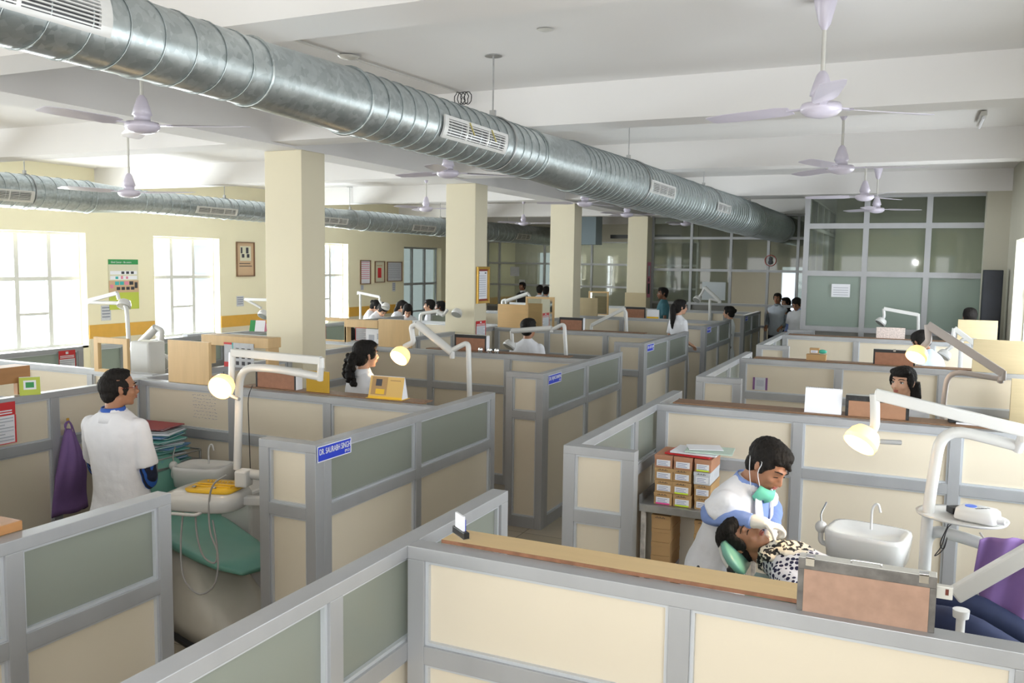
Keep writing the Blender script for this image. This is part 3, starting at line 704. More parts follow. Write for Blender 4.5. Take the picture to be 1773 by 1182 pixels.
# ---- desk calendars
def tent(name, label, cat, c, ax, w, h, d, front, side=PAPER, items=(), foot=None, rings=0):
    """folded card standing like a tent; ax = width direction, front faces the ax x up side"""
    c = V(c); ax = V(ax).normalized(); n = ax.cross(V(EZ)); t = thing(name, label, cat, c)
    A = c - ax*w/2 + n*d/2; B = c - ax*w/2 - n*d/2; T_ = c - ax*w/2 + V((0, 0, h))
    up = (T_ - A); hh = up.length; nn = ax.cross(up.normalized())
    b = MB(); pb(b, A, ax, up.normalized(), nn, 0, 0, w, hh, -.002, 0)
    for i, (x0, y0, x1, y1, k) in enumerate(items): b.cur = k; pb(b, A, ax, up.normalized(), nn, x0*w, y0*hh, x1*w, y1*hh, -.001, .0008+.0004*i)
    b.build('front_page', front, t)
    up2 = (T_ - B); nn2 = ax.cross(up2.normalized()); b = MB(); pb(b, B, ax, up2.normalized(), nn2, 0, 0, w, up2.length, 0, .002); b.build('back_page', side, t)
    b = MB(); b.prism([A+ax*w*.999, B+ax*w*.999, T_+ax*w*.999], ax*.001); b.build('side_flap', side, t)
    if foot: b = MB(); pb(b, B, ax, n, V(EZ), -.01, -.01, w+.01, d+.015, .0, .003); b.build('base_card', foot, t)
    if rings:
        b = MB()
        for i in range(rings): q = T_ + ax*w*(i+.5)/rings; b.tube([q + (n*math.cos(a) + V(EZ)*math.sin(a))*.005 for a in [2*PI*j/8 for j in range(8)]], .0009, 4, closed=True)
        b.build('ring_binding', mat('black_wire', (.1, .1, .1), .4), t)
    return t
PAGE = mat('calendar_yellow', (.68, .44, .14), .6)
tent('desk_calendar', 'tent calendar with tan picture page on the partition beside the ponytailed woman', 'calendar', (-3.315, 5.085, TOP+.010), (1, .05, 0), .27, .155, .09, [PAGE, TAN, DKI, mat('calendar_brown', (.42, .25, .10), .6), YELLOWP],
     items=[(.06, .16, .52, .95, 3), (.18, .55, .36, .85, 2), (.20, .2, .46, .42, 4), (.60, .8, .9, .84, 3), (0, 0, 1, .10, 4)], foot=YELLOWP)
x0, _ = xz(1393, 700, 5.97); x1, _ = xz(1457, 700, 5.97)
tent('desk_calendar', 'blank white spiral calendar on the partition behind the dentist', 'calendar', ((x0+x1)/2, 6.0, TOP+.010), EX, x1-x0, .165, .07, [PAPER], items=[], rings=24)
p = PY(431, 572, 5.45)
tent('desk_calendar', 'small green and white calendar on the wooden display behind the arm', 'calendar', (-5.32, 6.05, 1.725), (.95, .3, 0), .14, .10, .06, [PAPER, GREEN, PINK], items=[(0,0,.35,1,1), (.4,.1,.9,.7,0)], side=PINK)
p = PY(62, 668, 3.42)
tent('desk_calendar', 'small lime green tent card beside the near-left wooden shelf', 'calendar', (-5.60, 4.03, TOP), (.6, -.8, 0) if 0 else (.55, .83, 0), .13, .125, .07, [LIME, GREEN, PAPER], items=[(.2,.3,.8,.8,2), (.3,.4,.7,.7,1)])
p = PY(1133, 543, 15.32)
tent('desk_calendar', 'white and orange calendar in the fourth row left of the aisle', 'calendar', (p.x, 15.24, TOP), EX, .22, .155, .07, [PAPER, YELLOWP], items=[(0,0,1,.2,1)])
# card holder on the front shelf
c = V((-1.40, 2.612, TOP+.013)); a = V((.79, -.61, 0)); n = V((.61, .79, 0))
t = thing('card_holder', 'black card holder with white cards at the left end of the front shelf', 'card holder', c)
MB().obox(c + V((0,0,.012)), a, n, EZ, .050, .011, .012).build('base', BLACK, t, bevel=.002)
MB().obox(c + V((0,0,.0015)), a, n, EZ, .052, .013, .0015).build('foot_plate', CHROME, t)
b = MB()
for k in range(5): b.obox(c - a*.005 + n*(-.004+.0016*k) + V((0,0,.044)), a, n, (0, 0, 1), .034, .0006, .032)
t2 = b.build('card', PAPER, t); t2['kind'] = 'stuff'
MB().obox(c - a*.005 + n*.0055 + V((0,0,.038)), a, n, EZ, .034, .0008, .026).build('blue_card', BLUE, t)
# ---- framed mirrors, boards and open display frames of light wood
def plate(name, label, cat, x0, x1, z0, z1, y, m, d=.02, group=None):
    return tag(MB().box(x0, x1, y, y+d, z0, z1).build(name, m, bevel=.002), label, cat, group)
def mirror(label, x0, x1, z0, z1, y, m=WOODH, fw=.035, tilt=None):
    t = thing('framed_mirror', label, 'mirror', ((x0+x1)/2, y, z0), 'wood-framed mirrors on the partitions')
    b = MB(); b.box(x0, x0+fw, y, y+.03, z0, z1); b.box(x1-fw, x1, y, y+.03, z0, z1); b.box(x0+fw, x1-fw, y, y+.03, z1-fw, z1); b.box(x0+fw, x1-fw, y, y+.03, z0, z0+fw*.5); b.build('wooden_frame', m, t, bevel=.002)
    MB().box(x0+fw, x1-fw, y+.018, y+.024, z0+fw*.5, z1-fw).build('mirror_glass', mat('mirror_silver', (.80, .84, .82), .03, 1), t)
    return t
def r(u0, v0, u1, v1, y): a = PY(u0, v0, y); b = PY(u1, v1, y); return a.x, b.x, b.z, a.z
x0, x1, z0, z1 = r(158, 583, 218, 660, 5.1); mirror('wood-framed mirror above the head of the man at left', x0, x1, TOP, z1, 5.12, fw=.05)
x0, x1, z0, z1 = r(290, 588, 362, 650, 4.98); plate('wooden_board', 'light wooden board standing behind the glowing left lamp', 'board', x0, x1, TOP, z1, 4.98, WOODH, .03)
def display(label, x0, x1, z1, y, d, m=WOODH, z0=TOP, rail=.09):
    t = thing('wooden_display_frame', label, 'display frame', ((x0+x1)/2, y+d/2, z0), 'open wooden display frames')
    MB().box(x0, x1, y, y+d, z1-rail, z1).build('top_box', m, t, bevel=.003); MB().box(x0, x0+.03, y+.01, y+d-.01, z0, z1-rail).build('post', m, t); MB().box(x1-.03, x1, y+.01, y+d-.01, z0, z1-rail).build('post', m, t)
    return t
display('wooden display frame with pictured leaflets behind the left board', -5.50, -4.62+.0, 1.745, 5.62, .16, z0=TOP, rail=.10) if 0 else None
a = PY(322, 580, 5.75); b_ = PY(421, 588, 5.75); z1 = b_.z+.0
t = thing('wooden_display_frame', 'wooden display frame with round-pictured leaflets behind the left board', 'display frame', (-5.6, 6.0, TOP), 'open wooden display frames')
X0 = PX(322, 580, -5.66); 
MB().box(-5.9, -5.12, 5.95, 6.12, z1-.09, z1+.0).build('top_box', WOODH, t, bevel=.003)
MB().box(-5.16, -5.13, 5.96, 6.10, TOP, z1-.09).build('post', WOODH, t); MB().box(-5.9, -5.87, 5.96, 6.10, TOP, z1-.09).build('post', WOODH, t)
poster('leaflet', 'leaflet with rows of round pictures under the wooden display frame', 'leaflet', (-5.62, 5.945, TOP+.0), EX, EZ, .34, .22, [PAPERG, TEALI, DKI, RED], [(.28,0,.31,1,1)] + [(.4+.2*i, .1+.27*j, .5+.2*i, .25+.27*j, 2) for i in range(3) for j in range(3)] + [(0,0,.26,.2,3), (0,.92,.26,1,3)])
x0, x1, z0, z1 = r(562, 549, 601, 600, 8.45)
mirror('wood-framed mirror right behind the nearest column', x0-.1, x1, TOP, z1, 8.45, fw=.04)
t = thing('wooden_display_frame', 'wooden display frame beside the board beyond the ponytailed woman', 'display frame', (-5.8, 8.5, TOP), 'open wooden display frames')
x0, x1, z0, z1 = r(601, 552, 655, 568, 8.5); MB().box(x0, x1+.03, 8.44, 8.56, z0, z1).build('top_box', WOODH, t, bevel=.003); MB().box(x0, x0+.02, 8.45, 8.55, TOP, z0).build('post', WOODH, t)
poster('leaflet', 'white leaflet with a tooth drawing under the wooden display frame', 'leaflet', (-5.84, 8.49, TOP), EX, EZ, .26, .17, [PAPER, INKL], [(.15,.2,.45,.6,1), (.6,.3,.85,.7,1)])
x0, x1, z0, z1 = r(655, 552, 725, 600, 8.23); plate('wooden_board', 'wide light wooden board behind the lamp beyond the ponytailed woman', 'board', x0, x1-.1, TOP, z1, 8.23, WOODH, .03)
x0, x1, z0, z1 = r(862, 526, 913, 562, 11.68); plate('wooden_board', 'light wooden board between the second and third columns', 'board', x0, x1, TOP, z1, 11.68, WOOD, .03)
x0, x1, z0, z1 = r(910, 513, 948, 560, 11.95); mirror('wood-framed mirror beside the third column', x0, x1+.1, TOP, z1, 11.95, fw=.03)
x0, x1, z0, z1 = r(1000, 515, 1034, 545, 15.22); plate('wooden_board', 'small light wooden board right of the third column', 'board', x0, x1, TOP, z1, 15.22, WOODP, .03)
x0, x1, z0, z1 = r(1016, 504, 1050, 540, 15.6); mirror('small wood-framed mirror right of the third column', x0, x1, TOP, z1, 15.7, fw=.03)
x0, x1, z0, z1 = r(1084, 506, 1120, 532, 18.7); plate('wooden_board', 'pale wooden board in front of the fourth column', 'board', x0, x1, TOP, z1, 18.62, WOODP, .03)
x0, x1, z0, z1 = r(1659, 553, 1726, 590, 12.74); plate('pale_board', 'small pale board before the tall glass wall at right', 'board', x0, x1, TOP, z1, 12.74, WOODP, .03)
x0, x1, z0, z1 = r(1686, 587, 1790, 650, 9.24); plate('pale_board', 'large pale board on the partition at the right edge', 'board', x0, XR-.03, TOP, z1, 9.24, WOODP, .03)
x0, x1, z0, z1 = r(1757, 661, 1800, 700, 8.7); plate('pale_board', 'tall pale board standing before the partition at the right edge', 'board', x0, XR-.03, .0, z1, 8.95, WOODP, .03)
# near-left wooden display shelf with leaflets and the small one on the corner
t = thing('wooden_display_frame', 'red-brown wooden display frame at the left edge', 'display frame', (-5.75, 3.6, TOP), 'open wooden display frames')
P0 = PX(0, 628, -5.72); 
zt = PX(52, 632, -5.66).z; yt = PX(52, 632, -5.66).y
WB = mat('orange_brown_wood', (.42, .20, .07), .45, 0, .08, 3, stretch=(10, 1, 10))
MB().box(-5.82, -5.66, 3.0, yt, zt-.115, zt).build('top_box', WB, t, bevel=.003)
MB().box(-5.70, -5.66, yt-.10, yt, TOP, zt-.115).build('post', WB, t)
for k in range(3): MB().obox((-5.72, 3.72-.14*k, TOP+.09), EY, (1,0,.15), EZ, .055, .012, .09).build('leaflet_stack', [PAPERG, PAPER, PINK][k], t)
tag(MB().box(-2.99, -2.83, 1.68, 1.99, TOP, TOP+.035).build('wooden_block', WB, bevel=.003), 'end of a small wooden shelf block at the left edge, lower half', 'block')
tent('paper_tent', 'white folded paper tent at the left edge above the dark glass pane', 'card', (-2.90, 1.86, TOP+.035), (.3, 1, 0), .14, .16, .07, [PAPER], items=[])
# kraft boxes with a green pouch on the second right partition
x0, _ = xz(1396, 620, 9.35); x1, _ = xz(1430, 620, 9.35)
def cardbox(label, x0, x1, y0, y1, z0, h, m=CARD, labelm=PAPER, strip=None, group='cardboard boxes', ro=0, lab=True, scr=None):
    t = thing('cardboard_box', label, 'box', ((x0+x1)/2, (y0+y1)/2, z0), group)
    MB().box(x0, x1, y0, y1, z0, z0+h*.72).build('box_body', m, t, bevel=.0015)
    MB().box(x0-.002, x1+.002, y0-.002, y1+.002, z0+h*.70, z0+h).build('lid', m, t, bevel=.0015)
    if lab:
        w = x1-x0; b = MB(); b.box(x0+w*.12, x1-w*.12, y0-.0035, y0-.0, z0+h*.14, z0+h*.62)
        for i in range(3): b.cur = 1; b.box(x0+w*.2, x1-w*(.25+.1*(i % 2)), y0-.0045, y0-.0030, z0+h*(.22+.13*i), z0+h*(.25+.13*i))
        if strip: b.cur = 2; b.box(x0+w*.121, x1-w*.121, y0-.0052, y0-.0030, z0+h*.06, z0+h*.18)
        b.build('paper_label', [labelm, BLUEI, strip or labelm], t)
    if scr:
        b = MB(); n = 7
        for i in range(n): b.box(x0+(x1-x0)*(.2+.08*i), x0+(x1-x0)*(.235+.08*i), y0-.0035, y0-.002, z0+h*.78, z0+h*(.84+.06*(i % 2)))
        b.build('marker_scrawl', DKI, t)
    return t
cardbox('lower kraft box on the second right-hand partition', x0, x1, 9.35, 9.43, TOP+.010, .06, lab=False, group='kraft boxes on the partition')
cardbox('upper kraft box with label on the second right-hand partition', x0+.03, x0+.12, 9.355, 9.42, TOP+.079, .055, group='kraft boxes on the partition')
t = tag(MB().ell(((x0+x1)/2+.055, 9.39, TOP+.10), (.045, .03, .022)).build('green_pouch', mat('green_pouch_plastic', (.05, .42, .30), .4), None), 'green pouch lying on the kraft boxes', 'pouch')
# ---- steel table with rows of boxes behind the dentist
t = thing('steel_table', 'worn steel table carrying labelled boxes in the corner behind the dentist', 'table', (-1.2, 5.6, 0))
TZ = .80; TX0, TX1, TY0, TY1 = -1.575, -.86, 5.42, 5.83
b = MB().box(TX0, TX1, TY0, TY1, TZ-.004, TZ); b.box(TX0, TX1, TY0, TY0+.004, TZ-.05, TZ-.004); b.build('table_top', STEEL, t, bevel=.002)
b = MB().box(TX0, TX0+.004, TY0, TY1, TZ-.05, TZ+.06); b.build('side_lip', STEEL, t)
for xx in (TX0+.012, TX1-.04):
    for yy in (TY0+.01, TY1-.04): MB().box(xx, xx+.028, yy, yy+.028, 0, TZ-.05).build('leg', mat('chipped_white_leg', (.50, .46, .42), .6, 0, .4, 25), t)
MB().box(TX0+.04, TX1-.04, TY0+.02, TY1-.02, .16, .175).build('lower_shelf', STEEL, t)
random.seed(11); YG_ = mat('highlighter_yellow', (.62, .80, .04), .6); PK = mat('highlighter_pink', (.85, .08, .35), .6)
cols = [(-1.487, .118), (-1.362, .118), (-1.225, .105)]; rowz = [0, .083, .166, .249]
names = ['bottom', 'second lowest', 'second highest', 'top']; cn = ['left', 'middle', 'right']
PKB = mat('pink_kraft_card', (.50, .25, .15), .75, 0, .06, 6)
for ci, (x0, w) in enumerate(cols):
    for ri, z in enumerate(rowz):
        m = CARD if ri < 3 else PKB
        if ci == 2 and ri == 2: m = PAPERG
        strip = YG_ if (ci, ri) in ((1, 0), (1, 1), (2, 3)) else (PK if (ci, ri) == (0, 0) else None)
        jit = random.uniform(-.004, .004)
        cardbox('%s box of the %s stack on the steel table' % (names[ri], cn[ci]), x0+jit, x0+w+jit, 5.46+random.uniform(-.006, .006), 5.74, TZ+.0005+z, .081, m, strip=strip, group='labelled boxes on the steel table', scr=ri < 3)
for ci, x0 in enumerate((-1.50, -1.22)):
    for ri in range(6):
        m = PAPERG if ri == 1 else CARD
        cardbox('%s box of the %s pile under the steel table' % (['bottom', 'second', 'third', 'fourth', 'fifth', 'top'][ri], ['left', 'right'][ci]), x0+random.uniform(-.006, .006), x0+.125, 5.47+random.uniform(-.01, .01), 5.74, .176+ri*.092, .0905, m, lab=False, group='boxes under the steel table', scr=ri in (0, 1, 5))
# folders and papers on top of the boxes
def sheetat(name, label, c, a, w, d, h, m, cat='folder', tiltz=.0, group='papers on the boxes'):
    ax = V((math.cos(a), math.sin(a), tiltz)); ay = V((-math.sin(a), math.cos(a), 0)); return tag(MB().obox(c, ax, ay, ax.cross(ay), w/2, d/2, h/2).build(name, m), label, cat, group)
zt = TZ + .335
sheetat('red_folder', 'red folder under the papers on top of the stacked boxes', (-1.27, 5.58, zt+.006), -.12, .30, .22, .010, RED)
sheetat('paper_sheaf', 'white paper sheaf on the red folder over the boxes', (-1.24, 5.59, zt+.019), -.05, .30, .23, .010, PAPER)
sheetat('paper_sheaf', 'pale green papers fanned on top of the stacked boxes', (-1.16, 5.60, zt+.031), .1, .30, .22, .008, mat('pale_green_paper', (.55, .68, .6), .7))
sheetat('paper_sheaf', 'topmost white sheet on the stacked boxes', (-1.20, 5.62, zt+.041), .35, .22, .16, .004, PAPER)
# ---- stacked patient files on a trolley in the left cubicle corner
t = thing('wire_trolley', 'wire rimmed trolley carrying patient files in the left corner', 'trolley', (-5.1, 4.62, 0))
b = MB().box(-5.40, -4.83, 4.42, 4.86, .845, .86); b.build('tray_top', STEEL, t)
for z in (.93,): MB().tube(rounded([(-5.40, 4.42, z), (-4.83, 4.42, z), (-4.83, 4.86, z), (-5.40, 4.86, z), (-5.40, 4.421, z)], .03), .006, 8).build('rim_rail', STEEL, t)
for xx in (-5.39, -4.84):
    for yy in (4.43, 4.85): MB().cyl((xx, yy, 0), (xx, yy, .93), .010, 8).build('leg', STEEL, t)
random.seed(5); FC = [TEALP, TEALP, mat('blue_file', (.12, .28, .55), .6), TEALP, PAPER, mat('grey_file', (.35, .40, .42), .6), TEALP, mat('maroon_file', (.30, .02, .03), .5)]
z = .861; shades = ['teal', 'teal', 'blue', 'teal', 'white', 'grey', 'teal', 'maroon']
ords = ['lowest', 'second', 'third', 'fourth', 'fifth', 'sixth', 'seventh', 'eighth', 'ninth', 'tenth', 'eleventh', 'twelfth', 'thirteenth', 'fourteenth', 'fifteenth', 'sixteenth', 'seventeenth', 'eighteenth', 'nineteenth', 'twentieth', 'twenty-first', 'topmost']
for i in range(22):
    k = i % 7 if i < 20 else 7
    h = random.uniform(.007, .012); a = random.uniform(-.22, .22) + (.16 if i > 12 else 0); tl = .008*math.sin(i)
    c = V((-5.10 + random.uniform(-.025, .03) - (.05 if i > 19 else 0), 4.64+random.uniform(-.02, .02), z+h/2+.002))
    ax = V((math.cos(a), math.sin(a), 0)); ay = V((-math.sin(a), math.cos(a), 0))
    t = thing('patient_file', '%s %s file counted from the bottom of the pile on the trolley' % (ords[i], shades[k]), 'file', c, 'patient files on the trolley')
    MB().obox(c - V((0,0,h/2-.001)), ax, ay, EZ, .205, .135, .001).build('cover', FC[k], t); MB().obox(c + V((0,0,h/2-.001)), ax, ay, EZ, .205, .135, .001).build('cover', FC[k], t)
    MB().obox(c, ax, ay, EZ, .197, .128, h/2-.002).build('papers', PAPER, t)
    z += h + .0025
# pen writing on the cream partition
def scribble(label, O, ax, up, w, h, rows, seed, m=BLUEI):
    rnd = random.Random(seed); O = V(O); ax = V(ax); up = V(up); nz = ax.cross(up); b = MB()
    for r_ in range(rows):
        yb = h*(1-(r_+.5)/rows); x = rnd.uniform(0, .1)*w
        while x < w*.9:
            L = rnd.uniform(.03, .10)*w; b.bar(O+ax*x+up*(yb+rnd.uniform(-.003,.003)), O+ax*(x+L)+up*(yb+rnd.uniform(-.006,.006)), .0012, .0022, up=nz); x += L + rnd.uniform(.02, .08)*w
    o = b.build('pen_writing', m); o['kind'] = 'stuff'; return tag(o, label, 'writing')
yy = 4.95+.026
scribble('blue pen notes written on the cream panel behind the dental lamp', (-5.04, yy, 1.13), EX, EZ, .26, .20, 8, 4)
poster('pasted_slip', 'small pasted slip on the partition behind the woman looking back', 'paper', (-1.49, 9.2+.024, 1.08), EX, EZ, .15, .13, [PAPERG, mat('purple_ink', (.22, .1, .25), .7), INKL], [(0,0,.14,1,1), (.86,0,1,1,1), (.25,.3,.75,.8,2)])
# ---- purple bags
def cloth_bag(label, O, across, out, w, h, m, seed=1, flare=1.35):
    O = V(O); across = V(across).normalized(); out = V(out).normalized(); t = thing('cloth_bag', label, 'bag', O - V((0,0,h)))
    rnd = random.Random(seed); ph = [rnd.uniform(0, 6) for _ in range(6)]; rings = []
    for i in range(19):
        v = i/18; ww = w*(.16 + .84*min(1, v*1.9)**.8)*(1 + (flare-1)*v)/flare; dd = .018 + .05*math.sin(PI*min(1, v*1.1+.1)) ; ring = []
        for j in range(40):
            a = 2*PI*j/40; rp = 1 + .14*math.sin(5*a+ph[0]+v*1.5) + .08*math.sin(9*a+ph[1]-v*2)
            ring.append(O + across*math.cos(a)*ww/2*(1+.03*math.sin(7*v+ph[2])) + out*(dd*.5 + dd*math.sin(a)*rp*.8) + V((0,0,-h*v)) + V((0,0,.01*math.sin(3*a+ph[3])*v)))
        rings.append(ring)
    MB().loft(rings).build('bag_body', m, t)
    for k in (-1, 1):
        p0 = O + across*k*w*.05 + out*.02; MB().tube(smoothline([p0 - V((0,0,.08)), p0 + V((0,0,.01)) + across*k*.01, O + out*.02 + V((0,0,.06)), O + out*.02 + across*.03*k + V((0,0,.02)), O + out*.03 + across*.06 - V((0,0,.10))], 4), .005, 6).build('strap', m, t)
    return t
PURP = mat('purple_cloth', (.21, .12, .32), .8, 0, .08, 8, bump=.3)
O = PX(115, 728, -5.56)
cloth_bag('purple cloth bag hanging from a hook on the left cream partition', O - V((0,0,.06)), EY, EX, .30, .62, PURP, 2)
t = thing('wall_hook', 'small brass hook on the left cream partition', 'hook', O); MB().box(-5.575+.024, -5.54, O.y-.008, O.y+.008, O.z-.02, O.z+.02).build('hook_plate', mat('brass_tape', (.55, .30, .04), .4), t)
# ---- dental units
LAMPON = mat('lamp_lens_lit', (1, .8, .5), .3, emit=(1, .78, .48), es=10); LAMPG = mat('lamp_shell_glowing', (.95, .75, .45), .4, emit=(1, .60, .20), es=.9)
LAMPOFF = mat('lamp_reflector', (.6, .62, .6), .2, .6)
def lamp_head(root, c, d, on, r=.075, shell=WHITE, handle=None, tgt=None):
    """round reflector head at c, aiming along d"""
    c = V(c); d = V(d).normalized()
    MB().lathe([(r*.38, -r*1.15), (r*.72, -r*1.05), (r*.92, -r*.75), (r*1.0, -r*.35), (r*1.02, -r*.30), (r*1.02, -r*.22), (r*.98, -r*.2), (r*1.0, 0), (r*.93, .0), (r*.75, -r*.45), (r*.4, -r*.75)], c, 24, d, capb=False).build('lamp_head', LAMPG if on else shell, root)
    MB().lathe([(r*.02, .004), (r*.5, .003), (r*.92, 0)], c, 24, d, capa=True, capb=True).build('lamp_lens', LAMPON if on else LAMPOFF, root)
    if on:
        s = V(c) + d*.0
        l = bpy.data.lights.new('lamp_light', 'SPOT'); l.energy = 30 if tgt else 12; l.color = (1, .70, .38); l.spot_size = .55 if tgt else 1.0; l.spot_blend = .6; l.shadow_soft_size = .05
        o = bpy.data.objects.new('lamp_light', l); COL.objects.link(o); o.location = c + d*.02; o.rotation_euler = ((V(tgt)-c) if tgt else d).to_track_quat('-Z', 'Y').to_euler()
        l = bpy.data.lights.new('lamp_glow', 'POINT'); l.energy = 1.6; l.color = (1, .62, .3); l.shadow_soft_size = .03
        o = bpy.data.objects.new('lamp_glow', l); COL.objects.link(o); o.location = c + d*.07
    if handle:
        h0, h1 = V(handle[0]), V(handle[1]); MB().cyl(h0, h1, .011, 10).build('handle', GREYP, root)
def dental_light(label, pole, arm, stem, lamp, aim, on=False, pr=.022, aw=.035, lr=.075, shell=WHITE, armround=False, handle=None, group='dental operating lights', floor=True, joint=True, rr=.10, tgt=None):
    pole = [V(p) for p in pole]
    base = V((pole[0].x, pole[0].y, 0.0))
    t = thing('dental_light', label, 'dental lamp', base if floor else pole[0], group)
    pts = ([base] if floor else []) + pole
    MB().tube(rounded(pts, rr, 6), pr, 14).build('pole', shell, t)
    if floor: MB().lathe([(.16, 0), (.16, .03), (.05, .06), (.04, .09)], base, 20).build('foot', WHITED, t)
    a, b = V(arm[0]), V(arm[1])
    if armround: MB().cyl(a, b, aw*.62, 14).build('swing_arm', shell, t)
    else: MB().bar(a, b, aw*.8, aw).build('swing_arm', shell, t, bevel=.006)
    if joint: MB().cyl(a - V((0,0,aw*.9)), a + V((0,0,aw*.3)), aw*.42, 12).build('joint', shell, t); MB().cyl(V(pole[-1]) - V((0,0,.02)), a, aw*.4, 12).build('joint', shell, t) if (V(pole[-1]) - a).length < .3 else None
    st = [V(p) for p in stem]
    MB().tube(rounded([b] + st, .02), [aw*.42]*(len(rounded([b] + st, .02))), 12).build('lamp_stem', shell, t)
    lamp_head(t, lamp, aim, on, lr, shell, handle, tgt)
    return t
def Q(y, *uv): return [PY(u, v, y) for u, v in uv]
# left cubicle unit
YL = 3.95
pole = Q(YL, (409, 860), (417, 636), (452, 632), (556, 645))
arm = (PY(556, 624, YL-.02), PY(402, 610, YL-.02))
dental_light('dental lamp on a bent white pole beside the man at left, glowing', [PY(411, 812, YL), PY(415, 636, YL), PY(470, 637, YL), PY(554, 652, YL)], arm, Q(YL-.03, (401, 650), (400, 664)), PY(381, 672, YL-.16), (.25, -.88, -.35), True, pr=.0235, aw=.046, lr=.073, floor=False, handle=(PY(390, 680, YL-.14), PY(414, 691, YL-.16)), rr=.14)
# right cubicle unit
YR = 4.30
dental_light('big dental lamp on a white arm over the dentist, glowing', [PY(1606, 885, YR), PY(1630, 738, YR), PY(1762, 772, YR)], (PY(1775, 746, YR-.05), PY(1514, 682, YR-.05)), Q(YR-.05, (1515, 700), (1515, 738), (1505, 752)), PY(1487, 770, YR-.12), (-.42, -.55, -.72), True, tgt=tuple(PY(1318, 935, 4.18)), pr=.025, aw=.052, lr=.076, handle=(PY(1518, 764, YR-.1), PY(1560, 766, YR-.06)), rr=.12)
# ponytailed woman's unit
dental_light('dental lamp with zigzag white tube arm beyond the ponytailed woman, glowing', Q(6.3, (813, 690), (811, 592), (783, 606)), (PY(783, 610, 6.3), PY(722, 560, 6.3)), Q(6.3, (712, 566), (716, 592), (700, 600)), PY(690, 620, 6.25), (-.1, -.8, -.6), True, pr=.022, aw=.055, lr=.085, armround=True, rr=.05)
dental_light('dental lamp in front of the man in white seen from behind', Q(9.2, (980, 612), (977, 560), (957, 570)), (PY(955, 568, 9.2), PY(886, 573, 9.2)), Q(9.2, (887, 592)), PY(880, 601, 9.2), (-.3, -.5, -.8), False, pr=.022, aw=.05, armround=True, rr=.05)
dental_light('dental lamp with raised slanting arm right of the third column', Q(12.6, (1085, 580), (1084, 540), (1078, 534)), (PY(1081, 534, 12.6), PY(1024, 563, 12.6)), Q(12.6, (1024, 572)), PY(1022, 580, 12.6), (-.3, -.5, -.8), False, pr=.024, aw=.05, rr=.03)
dental_light('dental lamp with folded white arm in the fourth left row', Q(15.9, (1229, 550), (1229, 517), (1248, 522)), (PY(1245, 520, 15.9), PY(1220, 497, 15.9)), Q(15.9, (1215, 508), (1208, 517)), PY(1206, 520, 15.9), (-.3, -.6, -.7), False, pr=.024, aw=.055, armround=True, rr=.04)
dental_light('second dental lamp on the right, glowing over a brown board', Q(8.0, (1634, 690), (1642, 641), (1732, 656)), (PY(1736, 646, 7.95), PY(1606, 562, 7.95)), Q(7.95, (1608, 590), (1597, 602)), PY(1585, 619, 7.9), (-.35, -.6, -.72), True, pr=.022, aw=.065, lr=.085, shell=mat('greyish_enamel', (.50, .45, .43), .4), rr=.12)
dental_light('bluish white dental lamp beyond the second right-hand lamp', Q(11.0, (1662, 640), (1664, 586), (1690, 589)), (PY(1686, 594, 11.0), PY(1652, 568, 11.0)), Q(11.0, (1648, 600), (1637, 608)), PY(1632, 618, 11.0), (-.45, -.3, -.7), False, pr=.022, aw=.055, rr=.06)
dental_light('small dental lamp before the tall glass wall', Q(13.3, (1590, 580), (1590, 548)), (PY(1590, 545, 13.3), PY(1530, 534, 13.3)), Q(13.3, (1531, 548), (1526, 556)), PY(1523, 560, 13.3), (-.5, -.3, -.7), False, pr=.022, aw=.05, rr=.03)
dental_light('cream dental lamp folded in front of the green-headed poster', Q(7.0, (225, 620), (219, 525), (155, 523)), (PY(155, 520, 7.0), PY(203, 507, 7.0)), Q(7.0, (206, 518)), PY(214, 531, 7.0), (.2, -.5, -.8), False, pr=.022, aw=.045, rr=.10)
dental_light('white dental lamp with raised tube arm over the partition beside the mirror', Q(6.4, (222, 640), (232, 596), (238, 600)), (PY(238, 600, 6.4), PY(270, 567, 6.4)), Q(6.4, (280, 572), (279, 600), (281, 610)), PY(281, 628, 6.4), (.25, -.9, -.3), False, pr=.03, aw=.065, lr=.08, armround=True, rr=.02)
dental_light('cream dental lamp left of the nearest column', Q(9.0, (470, 560), (470, 519)), (PY(470, 519, 9.0), PY(424, 518, 9.0)), Q(9.0, (440, 526), (452, 533)), PY(455, 548, 9.0), (0, -.6, -.8), False, pr=.02, aw=.04, rr=.03)
dental_light('cream dental lamp over the bowed students', Q(12.5, (624, 560), (624, 508)), (PY(620, 506, 12.5), PY(658, 514, 12.5)), Q(12.5, (657, 520), (664, 530)), PY(667, 533, 12.5), (0, -.6, -.8), False, pr=.02, aw=.045, rr=.03)
dental_light('white dental lamp arm left of the second column', Q(10.4, (728, 560), (728, 543), (760, 538)), (PY(758, 540, 10.4), PY(768, 545, 10.4)), Q(10.4, (775, 536)), PY(790, 545, 10.4), (0, -.6, -.8), False, pr=.024, aw=.05, armround=True, rr=.05)
dental_light('white dental lamp arm over the wooden board right of the second column', Q(13.0, (870, 545), (870, 520), (876, 519)), (PY(876, 521, 13.0), PY(914, 508, 13.0)), Q(13.0, (918, 514), (920, 524)), PY(922, 532, 13.0), (0, -.6, -.8), False, pr=.024, aw=.05, armround=True, rr=.03)
# white cabinet of the unit at the window side
_a, _b = PY(224, 590, 5.75), PY(257, 592, 5.75)
tag(MB().box(_a.x, _b.x, 5.75, 5.95, 0, _a.z).build('unit_cabinet', WHITE, bevel=.02), 'sunlit white unit cabinet beyond the framed mirror', 'cabinet')
